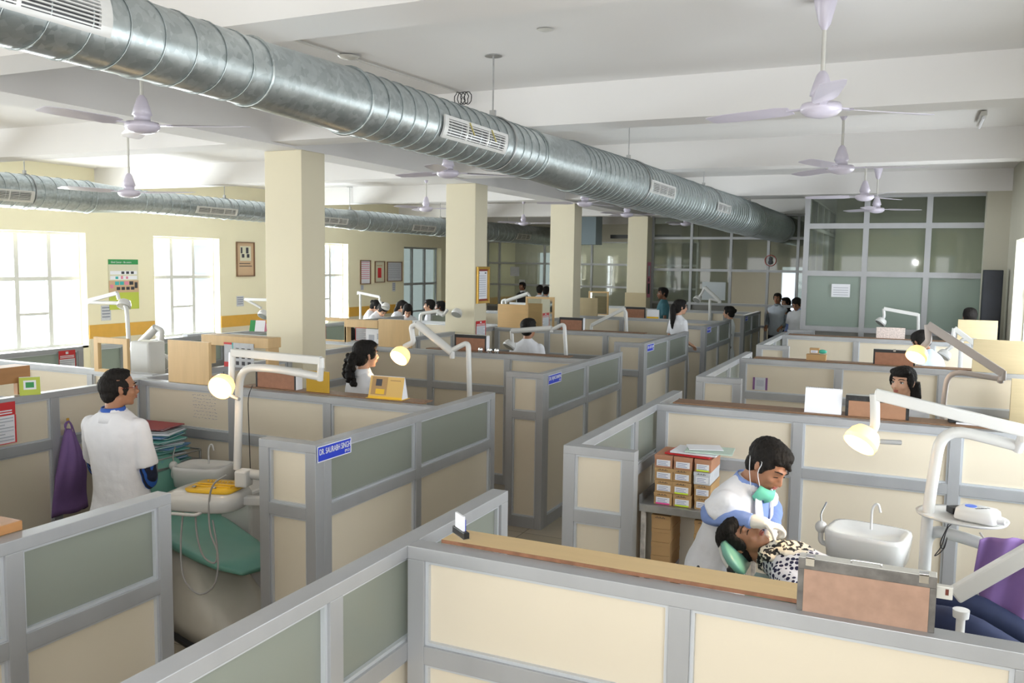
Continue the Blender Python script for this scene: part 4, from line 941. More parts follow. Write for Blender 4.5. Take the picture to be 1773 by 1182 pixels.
# ---- delivery tray unit, left
def hull(b, c, ax, ay, prof, n=28, pw=3.5):
    """stack of rounded rectangles: prof = [(half x, half y, z)]"""
    rings = []
    for hx, hy, z, *o in prof:
        ox = o[0] if o else 0; ring = []
        for j in range(n):
            t_ = 2*PI*j/n; cs, sn = math.cos(t_), math.sin(t_)
            ring.append(V(c) + V(ax)*(ox + hx*math.copysign(abs(cs)**(2/pw), cs)) + V(ay)*hy*math.copysign(abs(sn)**(2/pw), sn) + V((0,0,z)))
        rings.append(ring)
    return b.loft(rings)
A1 = V((.97, .24, 0)).normalized(); A2 = V((-.24, .97, 0)).normalized()
tl = PY(363, 838, 3.86); c = V((tl.x-.02, 3.86, 0)); 
t = thing('dental_unit', 'white dental delivery unit with yellow tray beside the green chair at left', 'dental unit', (c.x, c.y, 0))
b = MB(); hull(b, c, A1, A2, [(.225, .16, .885), (.245, .18, .90), (.245, .18, .96), (.20, .16, .99, .03)]); b.build('tray_housing', WHITE, t)
b = MB(); hull(b, c + A1*.06 + A2*.01, A1, A2, [(.145, .125, .991), (.15, .13, .995), (.155, .135, 1.010)], pw=6); b.build('yellow_tray', YELLOWP, t)
b = MB()
for k in range(10): b.cyl(c + A1*(-.04+.02*k) + A2*.08 + V((0,0,1.012)), c + A1*(-.04+.02*k) + A2*.08 + V((0,0,1.019)), .006, 8)
for k in range(2): b.bar(c + A1*(-.07+.0*k) + A2*(.02-.05*k) + V((0,0,1.014)), c + A1*.17 + A2*(.02-.05*k) + V((0,0,1.014)), .012, .006)
b.build('bur_holder', YELLOWP, t)
for k in range(2): MB().lathe([(.012, 0), (.014, .004), (.008, .008)], c + A1*(-.05+.13*k) - A2*.06 + V((0,0,1.012)), 12).build('steel_cup', STEEL, t)
MB().tube(rounded([c - A1*.18 - A2*.14 + V((0,0,.90)), c - A1*.17 - A2*.20 + V((0,0,.885)), c + A1*.05 - A2*.20 + V((0,0,.885)), c + A1*.06 - A2*.13 + V((0,0,.90))], .03), .010, 10).build('front_handle', WHITE, t)
b = MB(); h0 = c - A1*.20 - A2*.10; b.cyl(h0 + V((0,0,.90)), h0 - A1*.03 - A2*.02 + V((0,0,.80)), .033, 16); b.build('instrument_holder', WHITE, t)
sv = lambda *uv: [PY(u, v, y) for (u, v, y) in uv]
for nm, pts in [('hose', sv((318, 875, 3.72), (313, 940, 3.66), (318, 1000, 3.62), (345, 1028, 3.6), (372, 1010, 3.62), (377, 960, 3.66), (364, 920, 3.7), (362, 870, 3.72), (370, 838, 3.72), (392, 822, 3.74))),
                ('hose', sv((338, 878, 3.74), (341, 925, 3.70), (352, 962, 3.68), (372, 974, 3.68), (376, 950, 3.7), (368, 900, 3.74)))]:
    MB().tube(smoothline(pts, 7), .0055, 8).build(nm, HOSE, t)
b = MB().cyl(c + A1*.62 + A2*.09 + V((0,0,0)), c + A1*.62 + A2*.09 + V((0,0,1.08)), .04, 16); b.lathe([(.12, 0), (.12, .03), (.05, .06)], c + A1*.62 + A2*.09, 20); b.build('support_post', WHITE, t)
b = MB(); b.bar(c + A1*.20 + V((0,0,1.07)) + A2*.0, c + A1*.28 + V((0,0,1.07)), .09, .10); b.build('control_head', WHITE, t, bevel=.012)
MB().cyl(c + A1*.27 + A2*.02 + V((0,0,1.09)), c + A1*.62 + A2*.10 + V((0,0,1.05)), .030, 14).build('upper_arm', WHITE, t)
MB().bar(c + A1*.18 + V((0,0,.93)), c + A1*.62 + A2*.08 + V((0,0,.93)), .05, .05).build('lower_arm', WHITE, t, bevel=.006)
tag(MB().box(PY(381, 900, 4.45).x, PY(422, 900, 4.45).x+.06, 4.45, 4.75, 0, .80).build('unit_cabinet', WHITE, bevel=.02), 'white floor cabinet behind the left dental unit', 'cabinet')
# spittoon, left
def spittoon(label, c, ax, ay, s, z, faucet, h=.16):
    t = thing('spittoon', label, 'spittoon', (c.x, c.y, 0))
    b = MB(); hull(b, c, ax, ay, [(.10*s, .09*s, 0), (.12*s, .10*s, z-h), (.178*s, .138*s, z-h+.015), (.19*s, .15*s, z-.02), (.185*s, .145*s, z), (.165*s, .13*s, z), (.14*s, .11*s, z-.018), (.03*s, .03*s, z-.03)], pw=4.5); b.build('basin', CERAM, t)
    p = c + ay*.06*s + V((0,0,z-.01)); MB().tube(smoothline([p, p + V((0,0,.10)), p + V((0,0,.135)) + ax*.012, p + V((0,0,.14)) + ax*.03, p + V((0,0,.10)) + ax*.042], 4), .0065, 8).build('water_spout', WHITE, t)
    q = c - ax*.22*s - ay*.02; MB().ell(q + V((0,0,z-.02)), (.032, .032, .034)).build('holder_knob', WHITE, t)
    MB().tube(rounded([q + V((0,0,z-.03)), q + V((.0,-.01,z-.10)), q + ax*.06 + V((0,0,z-.115))], .02), .014, 10).build('holder_arm', WHITE, t)
    MB().tube(smoothline([q + V((0,0,z+.01)), q + V((-.004,0,z+.05)) , q + V((.01,0,z+.09)), q + V((.022,0,z+.12))], 3), .005, 8).build('air_syringe', CHROME, t)
    return t
p = PY(350, 820, 4.62); spittoon('white spittoon bowl behind the yellow tray at left', V((p.x+.02, 4.62, 0)), V((.97, .24, 0)), V((-.24, .97, 0)), 1.05, PY(350, 803, 4.62).z, True)
p = PY(1503, 930, 4.85); spittoon('white spittoon with tall spout behind the large viewing box', V((p.x, 4.85, 0)), V((.985, -.17, 0)), V((.17, .985, 0)), 1.08, .985, True)
# ---- dental chairs
def pad(t, name, rings, m): b = MB().loft(rings); return b.build(name, m, t)
def padrings(c0, c1, across, up, ws, ts, n=24, pw=4):
    c0 = V(c0); c1 = V(c1); across = V(across).normalized(); k = len(ws); R_ = []
    for i in range(k):
        v = i/(k-1); R_.append([lerp_(c0, c1, v) + across*ws[i]*math.copysign(abs(math.cos(2*PI*j/n))**(2/pw), math.cos(2*PI*j/n)) + V(up).normalized()*ts[i]*math.copysign(abs(math.sin(2*PI*j/n))**(2/pw), math.sin(2*PI*j/n)) for j in range(n)])
    return R_
def lerp_(a, b, t): return a + (b-a)*t
# left chair: legrest points at the aisle
t = thing('dental_chair', 'teal vinyl dental chair with beige base at left', 'dental chair', (-4.1, 4.15, 0))
foot = PZ(448, 985, .50); head_ = V((foot.x-1.25, foot.y+.40, .60)); dirc = (foot-head_); ac_ = V((-dirc.y, dirc.x, 0)).normalized()
pad(t, 'seat_and_legrest', padrings(head_, foot, ac_, EZ, [.20, .25, .26, .25, .235, .22, .19, .12], [.03, .045, .05, .045, .04, .035, .03, .015]), TEAL)
bk = head_ + V((-.05, .02, .05)); pad(t, 'backrest', padrings(bk, bk + V((-.14, .05, .30)), ac_, V((.6, 0, .8)), [.20, .25, .25, .23, .15], [.03, .045, .045, .04, .02]), TEAL)
bc = V((-4.06, 4.12, 0)); b = MB(); ax_ = dirc.normalized(); ax_.z = 0; ax_.normalize()
hull(b, bc, ax_, ac_, [(.50, .25, .03), (.50, .25, .12), (.46, .24, .20), (.36, .22, .30, -.05), (.24, .18, .40, -.1), (.16, .14, .48, -.12)], pw=4); b.build('base_shroud', BEIGE, t)
b = MB(); hull(b, bc, ax_, ac_, [(.53, .28, 0), (.53, .28, .03)], pw=5); b.build('floor_plate', BLACK, t)
# right chair
t = thing('dental_chair', 'teal vinyl dental chair under the reclining patient', 'dental chair', (.1, 4.0, 0))
p0 = PY(1254, 935, 4.12); p1 = PY(1292, 985, 4.12)
hp_ = q_ = None
pad(t, 'headrest', padrings(p0, p1, EY, V((.75, 0, .55)), [.06, .11, .125, .12, .09], [.012, .022, .026, .024, .014]), TEAL)
pad(t, 'headrest_shell', padrings(p0 + V((-.014, 0, -.026)), p1 + V((-.014, 0, -.026)), EY, V((.75, 0, .55)), [.05, .10, .115, .11, .08], [.008, .012, .014, .012, .008]), WHITED)
b1 = PY(1300, 992, 4.10); b2 = PY(1540, 1085, 3.98)
pad(t, 'backrest', padrings(b1 + V((0,0,-.05)), b2 + V((0,0,-.14)), EY, V((.3, 0, .9)), [.13, .22, .25, .25, .24, .2], [.025, .04, .045, .045, .04, .03]), TEAL)
b3 = V((1.05, 3.8, .52)); pad(t, 'seat_and_legrest', padrings(b2 + V((.02, 0, -.16)), b3, EY, V((0, 0, 1)), [.2, .24, .24, .22, .2, .12], [.03, .045, .045, .04, .035, .02]), TEAL)
MB().cyl(p1 + V((-.03, 0, -.05)), b1 + V((.10, 0, -.09)), .018, 10).build('headrest_bar', CHROME, t)
b = MB(); hull(b, V((.45, 3.95, 0)), V(EX), V(EY), [(.42, .22, 0), (.42, .22, .12), (.2, .16, .28), (.14, .12, .52)], pw=4); b.build('base_shroud', BEIGE, t)
kp = PY(1266, 985, 4.02); MB().ell(kp, (.022, .022, .030)).build('locking_knob', BLACK, t)
# ---- right unit: oval tray on its own post with apex motor and adaptor
tc_ = PY(1665, 893, 4.30); t = thing('instrument_table', 'white oval instrument table on a tube stand by the right lamp pole', 'instrument table', (tc_.x, 4.3, 0))
tz = PY(1665, 893, 4.30).z; TA = V((.93, -.36, 0)).normalized(); TB = V((.36, .93, 0)).normalized()
b = MB(); hull(b, V((tc_.x, 4.3, tz)), TA, TB, [(.16, .115, -.016), (.185, .14, -.008), (.19, .145, .004), (.175, .13, .0)], pw=2.3); b.build('oval_tray', WHITE, t)
pp = V((tc_.x-.135, 4.36, 0)); MB().cyl(pp, pp + V((0,0,tz-.015)), .024, 14).build('post', WHITE, t); MB().lathe([(.16, 0), (.16, .03), (.04, .06)], pp, 20).build('foot', WHITED, t)
MB().tube(rounded([pp + V((.0, -.0, .6)), pp + V((.0, -.0, tz-.09)), pp + V((.16, -.06, tz-.10)), pp + V((.34, -.14, tz-.12))], .09), .027, 12).build('bent_tube', WHITE, t)
mc = PY(1693, 900, 4.22); 
t = thing('apex_motor', 'small white endodontic motor with blue dial on the oval table', 'device', (mc.x, 4.24, tz+.005))
b = MB(); hull(b, V((mc.x, 4.24, tz+.006)), TA, TB, [(.085, .058, 0), (.088, .062, .008), (.082, .057, .046), (.07, .047, .056)], pw=5); b.build('housing', WHITE, t)
MB().cyl((mc.x-.028, 4.25, tz+.056), (mc.x-.028, 4.25, tz+.0645), .024, 20).build('blue_dial', mat('dial_blue', (.08, .16, .62), .4), t)
MB().cyl((mc.x+.07, 4.19, tz+.022), (mc.x+.10, 4.18, tz+.024), .012, 12).build('knob', CERAM, t)
text('acculite-k', 'lettering', DKI, t, (mc.x-.012, 4.205, tz+.0635), V((.86, .5, 0)), V((-.5, .86, 0)), .018, .0004)
bcx = PY(1660, 888, 4.32); t = thing('power_adaptor', 'black power adaptor lying on the oval table', 'adaptor', (bcx.x, 4.33, tz+.005)); MB().obox((bcx.x, 4.33, tz+.020), V((.86, .5, 0)), V((-.5, .86, 0)), EZ, .045, .026, .014).build('adaptor_block', BLACK, t, bevel=.002)
MB().tube(smoothline(sv((1645, 897, 4.27), (1640, 912, 4.2), (1628, 940, 4.2), (1634, 950, 4.2), (1640, 930, 4.2), (1632, 952, 4.2), (1618, 962, 4.2), (1630, 945, 4.2), (1642, 912, 4.2), (1660, 904, 4.2)), 5), .0022, 6).build('cable', BLACK, t)
t = tag(MB().tube(smoothline(sv((1697, 922, 4.14), (1710, 945, 4.1), (1707, 975, 4.1), (1692, 1010, 4.05), (1695, 1040, 4.0)), 6), .0045, 8).build('grey_hose', HOSE), 'grey hose hanging from the small white motor', 'hose')
# white delivery arm at right
t = thing('delivery_arm', 'thick white delivery arm entering at the lower right', 'dental arm', PY(1655, 1050, 3.6))
MB().bar(PY(1652, 1030, 3.6), PY(1830, 928, 3.6), .05, .062).build('arm_beam', WHITE, t, bevel=.008)
e = PY(1655, 1040, 3.6); MB().lathe([(.028, -.03), (.030, .0)], e + V((.02,0,-.03)), 18).build('pivot_collar', WHITE, t); MB().cyl((e.x+.02, 3.6, .5), (e.x+.02, 3.6, e.z-.05), .016, 14).build('pivot_post', WHITE, t)
MB().box(e.x-.01, e.x+.06, 3.62, 3.68, 0, .5).build('pedestal', WHITE, t, bevel=.01)
O = PY(1735, 940, 4.0)
def drape(label, O, across, w, h, m, seed):
    rnd = random.Random(seed); O = V(O); t = thing('purple_drape', label, 'cloth', O - V((0,0,h)))
    def fn(u, v): 
        x = (u-.5)*w*(1+.15*v); return O + V(across)*x + V((0, .035*math.sin(9*u+2*v)*(.3+v) + .02*math.sin(21*u+3*v), -h*v - .10*abs(u-.28)*(1-v) + .015*math.sin(12*u)*v))
    MB().grid(fn, 40, 20).build('cloth', m, t, solid=.004); return t
drape('purple cloth hanging beside the patient at the right edge', O + V((.13, 0, .03)), EX, .42, .42, PURP, 3)
MB()
# ---- ceiling and wall fittings
tag(MB().bar((-3.75, 3.6, ZC-.0065), (-3.50, 6.44, ZC-.0065), .014, .012).build('cable_conduit', WHITED), 'cable conduit along the ceiling behind the big duct', 'conduit')
tag(MB().lathe([(.075, -.01), (.06, -.022), (.028, -.03), (.0, -.034)], (-3.60, 5.03, ZC), 24, capb=False).build('smoke_detector', WHITED), 'round smoke detector on the ceiling above the duct', 'smoke detector')
tag(MB().lathe([(.05, -.006), (.02, -.015)], (-2.09, 4.92, ZC), 20).build('ceiling_rose', WHITED), 'small blank ceiling rose above the middle of the hall', 'ceiling rose')
p = PZ(1700, 205, 3.74)
t = thing('tube_light', 'unlit tube light on the ceiling at upper right', 'light', (p.x, p.y, ZC)); MB().bar(p + V((0,-.3,0)), p + V((0,.35,0)), .05, .04).build('housing', WHITED, t); MB().cyl(p + V((0,-.28,-.035)), p + V((0,.33,-.035)), .013, 10).build('tube', PAPER, t)
tag(MB().box(.84, 1.08, 13.45, 13.62, 0, 2.36).build('black_cabinet', mat('black_curtain', (.008, .010, .018), .6, 0, .3, 8), bevel=.01), 'tall black cabinet in the right corner by the glass wall', 'cabinet')
p = PY(1018, 400, 21.6); t = thing('air_conditioner', 'grey air handling box hung high at the far end', 'air conditioner', (p.x, 21.8, p.z-.5)); MB().box(p.x-.3, p.x+.22, 21.6, 22.1, p.z-.35, p.z+.45).build('casing', mat('ac_grey', (.25, .33, .38), .5), t); MB().cyl((p.x, 21.8, p.z+.45), (p.x, 21.8, ZC), .012, 8).build('hanger_rod', STEEL, t)
b = MB().bar((-7.5, 22.4, 3.1), (-5.6, 22.4, 3.1), .1, .1); b.bar((-6.6, 22.4, 3.1), (-6.6, 22.4, 1.5), .08, .08); tag(b.build('black_pipework', BLACK), 'black pipework before the far glass wall', 'pipe')
t = thing('glass_bottle', 'clear bottle with black cap on the floor behind the left chair', 'bottle', PZ(420, 918, .35)); p = PY(420, 925, 4.5)
t.location = (p.x, 4.5, p.z-.04); t['_org'] = tuple(t.location); MB().lathe([(.035, 0), (.037, .07), (.014, .10), (.014, .12)], (p.x, 4.5, p.z-.04), 16).build('bottle_glass', CLEAR, t); MB().cyl((p.x, 4.5, p.z+.08), (p.x, 4.5, p.z+.105), .018, 12).build('cap', BLACK, t)
tag(MB().tube(smoothline(sv((437, 667, 4.93), (430, 690, 4.93), (431, 740, 4.93), (433, 800, 4.93), (434, 850, 4.93)), 5), .003, 6).build('black_cable', BLACK), 'thin black cable hanging down the partition behind the left lamp', 'cable')

p = PY(1655, 738, 6.02); tag(MB().obox((p.x, 6.03, TOP+.028), (1, .1, 0), (-.1, 1, 0), EZ, .045, .025, .018).build('black_box', BLACK, bevel=.003), 'small black box on the board right of the woman looking back', 'box')
p = PY(1690, 742, 6.02); tag(MB().obox((p.x, 6.02, TOP+.014), (1, -.1, 0), (.1, 1, 0), EZ, .11, .05, .004).build('paper_sheaf', PAPER), 'white papers on the board beside the small black box', 'paper')
p = PZ(325, 575, TOP+.01); tag(MB().obox((-8.16, 8.2, TOP+.012), (.1, 1, 0), (1, -.1, 0), EZ, .22, .05, .012).build('rolled_papers', PAPERG), 'papers lying on the glass partition before the second left window', 'paper')

p = PY(430, 640, 5.6)
t = thing('wire_bundle', 'tangle of dark cables on the ceiling above the big duct', 'cables', (-3.42, 6.36, ZC-.1))
rnd = random.Random(9)
for k in range(4):
    a0 = rnd.uniform(0, 6); MB().tube([V((-3.42+.03*k-.05, 6.36, ZC-.07)) + V((math.cos(a0+2*PI*j/12)*.035, .01*math.sin(3*j), math.sin(a0+2*PI*j/12)*.05)) for j in range(12)], .004, 6, closed=True).build('cable_loop', BLACK, t)
for k, (u, v, y, l) in enumerate([(832, 600, 8.24, 'left'), (848, 598, 8.24, 'middle'), (860, 600, 8.24, 'right')]):
    p = PY(u, v, y); t = thing('glass_jar', 'small clear jar before the man in white seen from behind, %s one' % l, 'jar', (p.x, 8.24, TOP), 'clear jars on the partition')
    MB().lathe([(.02, 0), (.028, .03), (.02, .055)], (p.x, 8.24, TOP), 14).build('jar_glass', CHROME, t)

p = PY(1334, 451, 19.34); t = thing('glass_sticker', 'round red ringed emblem on the far gridded glass wall', 'sticker', p)
MB().tube([p + V((math.cos(2*PI*j/32)*.115, 0, math.sin(2*PI*j/32)*.115)) for j in range(32)], .008, 6, closed=True).build('ring', mat('emblem_red', (.35, .03, .03), .5), t)
b = MB(); b.ell(p + V((0, 0, .035)), (.04, .006, .045)); b.ell(p + V((0, 0, -.035)), (.05, .006, .05)); b.build('emblem_figure', DKI, t)
# ================================================================== people
SKIN = mat('skin', (.36, .17, .095), .5, 0, .04, 12, sss=.08)
SKIN2 = mat('skin_fair', (.58, .33, .22), .5, 0, .04, 12, sss=.08)
SKIN3 = mat('skin_dark', (.22, .10, .055), .5, 0, .04, 12)
HAIR = mat('black_hair', (.010, .008, .007), .7, 0, .4, 90, bump=.8, stretch=(1, 1, .25))
HAIR.node_tree.nodes['Principled BSDF'].inputs['Specular IOR Level'].default_value = .25
COAT = mat('white_coat_cloth', (.76, .77, .82), .9, 0, .04, 9, bump=.9)
SHIRTB = mat('light_blue_shirt', (.22, .32, .66), .8, 0, .06, 14, bump=.5)
BLUES = mat('blue_shirt', (.03, .10, .42), .8, 0, .1, 14)
DARKC = mat('dark_cloth', (.018, .017, .02), .85, 0, .1, 14)
TEALC = mat('teal_shirt', (.05, .16, .20), .8, 0, .1, 14)
GREYC = mat('grey_shirt', (.22, .25, .28), .8, 0, .1, 14)
VEST = mat('pale_grey_vest', (.52, .56, .64), .85, 0, .05, 14)
TROU = mat('dark_trousers', (.03, .035, .05), .85)
MAG = mat('magenta_cloth', (.35, .02, .16), .8)
LIPS = mat('lips', (.36, .10, .08), .45)
EYEW = mat('eye_white', (.75, .74, .72), .2)
EYEI = mat('eye_iris', (.03, .015, .01), .15)
GLOVE = mat('latex_glove', (.78, .75, .70), .5, 0, .04, 30, bump=.3)
def stripes():
    m = mat('blue_black_stripe', (.02, .06, .25), .8); nt = m.node_tree; b = nt.nodes['Principled BSDF']
    tc = nt.nodes.new('ShaderNodeTexCoord'); w = nt.nodes.new('ShaderNodeTexWave'); w.inputs['Scale'].default_value = 9; w.inputs['Distortion'].default_value = 1
    nt.links.new(tc.outputs['Object'], w.inputs['Vector']); cr = nt.nodes.new('ShaderNodeValToRGB')
    cr.color_ramp.elements[0].position = .45; cr.color_ramp.elements[0].color = (.004,.008,.03,1); cr.color_ramp.elements[1].position = .55; cr.color_ramp.elements[1].color = (.02,.10,.42,1)
    nt.links.new(w.outputs[0], cr.inputs[0]); nt.links.new(cr.outputs[0], b.inputs['Base Color']); return m
def dots():
    m = mat('polka_dot_cloth', (.7, .7, .75), .8); nt = m.node_tree; b = nt.nodes['Principled BSDF']
    tc = nt.nodes.new('ShaderNodeTexCoord'); v = nt.nodes.new('ShaderNodeTexVoronoi'); v.inputs['Scale'].default_value = 42; v.inputs['Randomness'].default_value = .35
    nt.links.new(tc.outputs['Object'], v.inputs['Vector']); cr = nt.nodes.new('ShaderNodeValToRGB'); cr.color_ramp.interpolation = 'CONSTANT'
    cr.color_ramp.elements[0].color = (.012,.012,.05,1); cr.color_ramp.elements[1].position = .42; cr.color_ramp.elements[1].color = (.66,.66,.72,1)
    nt.links.new(v.outputs['Distance'], cr.inputs[0]); nt.links.new(cr.outputs[0], b.inputs['Base Color']); return m
STRIPE = stripes(); DOTS = dots()
def remesh(mb, name, m, parent, vox=.008, smooth=4, disp=0, dscale=.05):
    me = bpy.data.meshes.new('tmp'); me.from_pydata(mb.v, [], mb.f)
    bm = bmesh.new(); bm.from_mesh(me); bmesh.ops.remove_doubles(bm, verts=bm.verts, dist=1e-5); bmesh.ops.recalc_face_normals(bm, faces=bm.faces); bm.to_mesh(me); bm.free()
    o = bpy.data.objects.new('tmp', me); COL.objects.link(o)
    r = o.modifiers.new('r', 'REMESH'); r.mode = 'VOXEL'; r.voxel_size = vox
    if smooth: s = o.modifiers.new('s', 'SMOOTH'); s.factor = .5; s.iterations = smooth
    if disp:
        t = bpy.data.textures.new('folds', 'CLOUDS'); t.noise_scale = dscale; t.noise_depth = 1
        dm = o.modifiers.new('d', 'DISPLACE'); dm.texture = t; dm.strength = disp; dm.mid_level = .5
    dg = bpy.context.evaluated_depsgraph_get(); me2 = bpy.data.meshes.new_from_object(o.evaluated_get(dg))
    bpy.data.objects.remove(o); bpy.data.meshes.remove(me)
    me2.transform(Matrix.Translation(-V(parent['_org']))); me2.materials.clear(); me2.materials.append(m); me2.name = name
    me2.polygons.foreach_set('use_smooth', [True]*len(me2.polygons))
    q = bpy.data.objects.new(name, me2); COL.objects.link(q); q.parent = parent; q['_org'] = parent['_org']; return q
def frame(fwd, up):
    f = V(fwd).normalized(); u = V(up); r = f.cross(u).normalized(); u = r.cross(f).normalized()
    return Matrix((r, f, u)).transposed()      # x right, y forward, z up
def armpath(S, el, wr):
    S, el, wr = V(S), V(el), V(wr); P = [S+(el-S)*j/6 for j in range(6)] + [el] + [el+(wr-el)*j/6 for j in range(1, 7)]
    for _ in range(2): P = [P[0]] + [P[j]*.5+(P[j-1]+P[j+1])*.25 for j in range(1, 12)] + [P[12]]
    return P
def limb(b, pts, rs, n=14, sub=4):
    P = smoothline(pts, sub); R = []
    for i in range(len(rs)-1):
        for k in range(sub): R.append(rs[i]+(rs[i+1]-rs[i])*k/sub)
    R.append(rs[-1]); b.tube(P, R, n); b.ell(P[0], (R[0],)*3, nu=10, nv=6); b.ell(P[-1], (R[-1],)*3, nu=10, nv=6)
def hand(b, wr, d, pal, side, curl=.5, sc=1.0, r=.0088):
    """wr wrist, d along the hand, pal palm normal, side +1: thumb towards d x pal"""
    wr = V(wr); d = V(d).normalized(); pal = V(pal); pal = (pal - d*pal.dot(d)).normalized(); t = d.cross(pal)*side
    R = Matrix((t, d, pal)).transposed()
    b.ell(wr + d*.045*sc, (.040*sc, .050*sc, .016*sc), R, 12, 8)
    b.tube([wr - d*.02, wr + d*.03*sc], [.026*sc, .030*sc], 10)
    for i, (ln, off) in enumerate([(.078, .030), (.086, .010), (.080, -.010), (.062, -.029)]):
        p = wr + d*.082*sc + t*off*sc; ang = .25 + .1*i*curl; pts = [wr + d*.05*sc + t*off*.8*sc, p]; dirv = d
        for s in (.45, .32, .23):
            dirv = (d*math.cos(ang) + pal*math.sin(ang)); p = p + dirv*ln*s*sc; pts.append(p); ang += curl*.95
        b.tube(smoothline(pts, 2), r*sc, 8); b.ell(pts[-1], (r*sc,)*3, nu=8, nv=6)
    p0 = wr + d*.02*sc + t*.026*sc; p1 = p0 + (t*.7 + d*.7)*.035*sc + pal*.008; p2 = p1 + (t*.25 + d*.9 + pal*.45*curl*2).normalized()*.03*sc; p3 = p2 + (d*.8 + pal*curl*1.2 - t*.2).normalized()*.026*sc
    b.tube(smoothline([p0, p1, p2, p3], 2), [r*1.35*sc]*3+[r*1.1*sc]*4, 8); b.ell(p3, (r*1.1*sc,)*3, nu=8, nv=6)
def head_parts(b, c, R, s=1.0, female=False):
    def E(p, r, **k): b.ell(V(c) + R @ (V(p)*s), tuple(x*s for x in r), R, 18, 12)
    E((0,-.014,.034), (.074,.095,.082)); E((0,.026,-.012), (.062,.064,.088)); E((0,.034,-.066), (.047,.050,.040))
    E((0,.066,-.092), (.021,.019,.017)); E((0,.080,.026), (.046,.014,.012)); E((.034,.064,-.028), (.022,.022,.02)); E((-.034,.064,-.028), (.022,.022,.02))
    E((0,.086,-.056), (.024,.010,.012)); E((0,.094,-.050), (.016,.006,.004)); E((0,.093,-.062), (.016,.006,.005))
    b.tube([V(c)+R@(V(p)*s) for p in ((0,.088,.018), (0,.100,-.008), (0,.112,-.030))], [.0075*s, .009*s, .011*s], 10)
    E((0,.108,-.030), (.0135,.011,.009)); E((.012,.098,-.033), (.008,.009,.006)); E((-.012,.098,-.033), (.008,.009,.006))
    for k in (-1, 1):
        E((k*.077,-.006,-.004), (.009,.019,.031)); E((k*.081,-.012,.008), (.006,.014,.018))
def face_parts(c, R, par, s=1.0, iris=EYEI, closed=False, brow=True):
    def W(p): return V(c) + R @ (V(p)*s)
    for k in (-1, 1):
        if not closed:
            b = MB(); b.ell(W((k*.031, .0755, .006)), (.0150*s, .0120*s, .0080*s), R, 12, 8); e = b.build('eye', EYEW, par)
            b = MB(); b.ell(W((k*.031, .0845, .0055)), (.0062*s, .0040*s, .0064*s), R, 10, 6); b.build('iris', iris, e)
        b = MB(); z0 = .0125 if not closed else .002
        b.tube([W((k*.016, .083, z0-.004)), W((k*.024, .088, z0+.001)), W((k*.034, .087, z0+.001)), W((k*.047, .078, z0-.005))], [.0012*s, .0024*s, .0026*s, .0014*s], 6)
        b.build('eyelash', HAIR, par)
        if brow:
            b = MB(); b.tube([W((k*.012, .093, .026)), W((k*.026, .094, .033)), W((k*.042, .085, .033)), W((k*.055, .070, .026))], [.0022*s, .0036*s, .0032*s, .0014*s], 6); b.build('eyebrow', HAIR, par)
    b = MB(); b.ell(W((0, .097, -.0505)), (.021*s, .0065*s, .0042*s), R, 14, 8); b.ell(W((0, .0965, -.0605)), (.018*s, .0068*s, .0052*s), R, 14, 8); b.build('lips', LIPS, par)
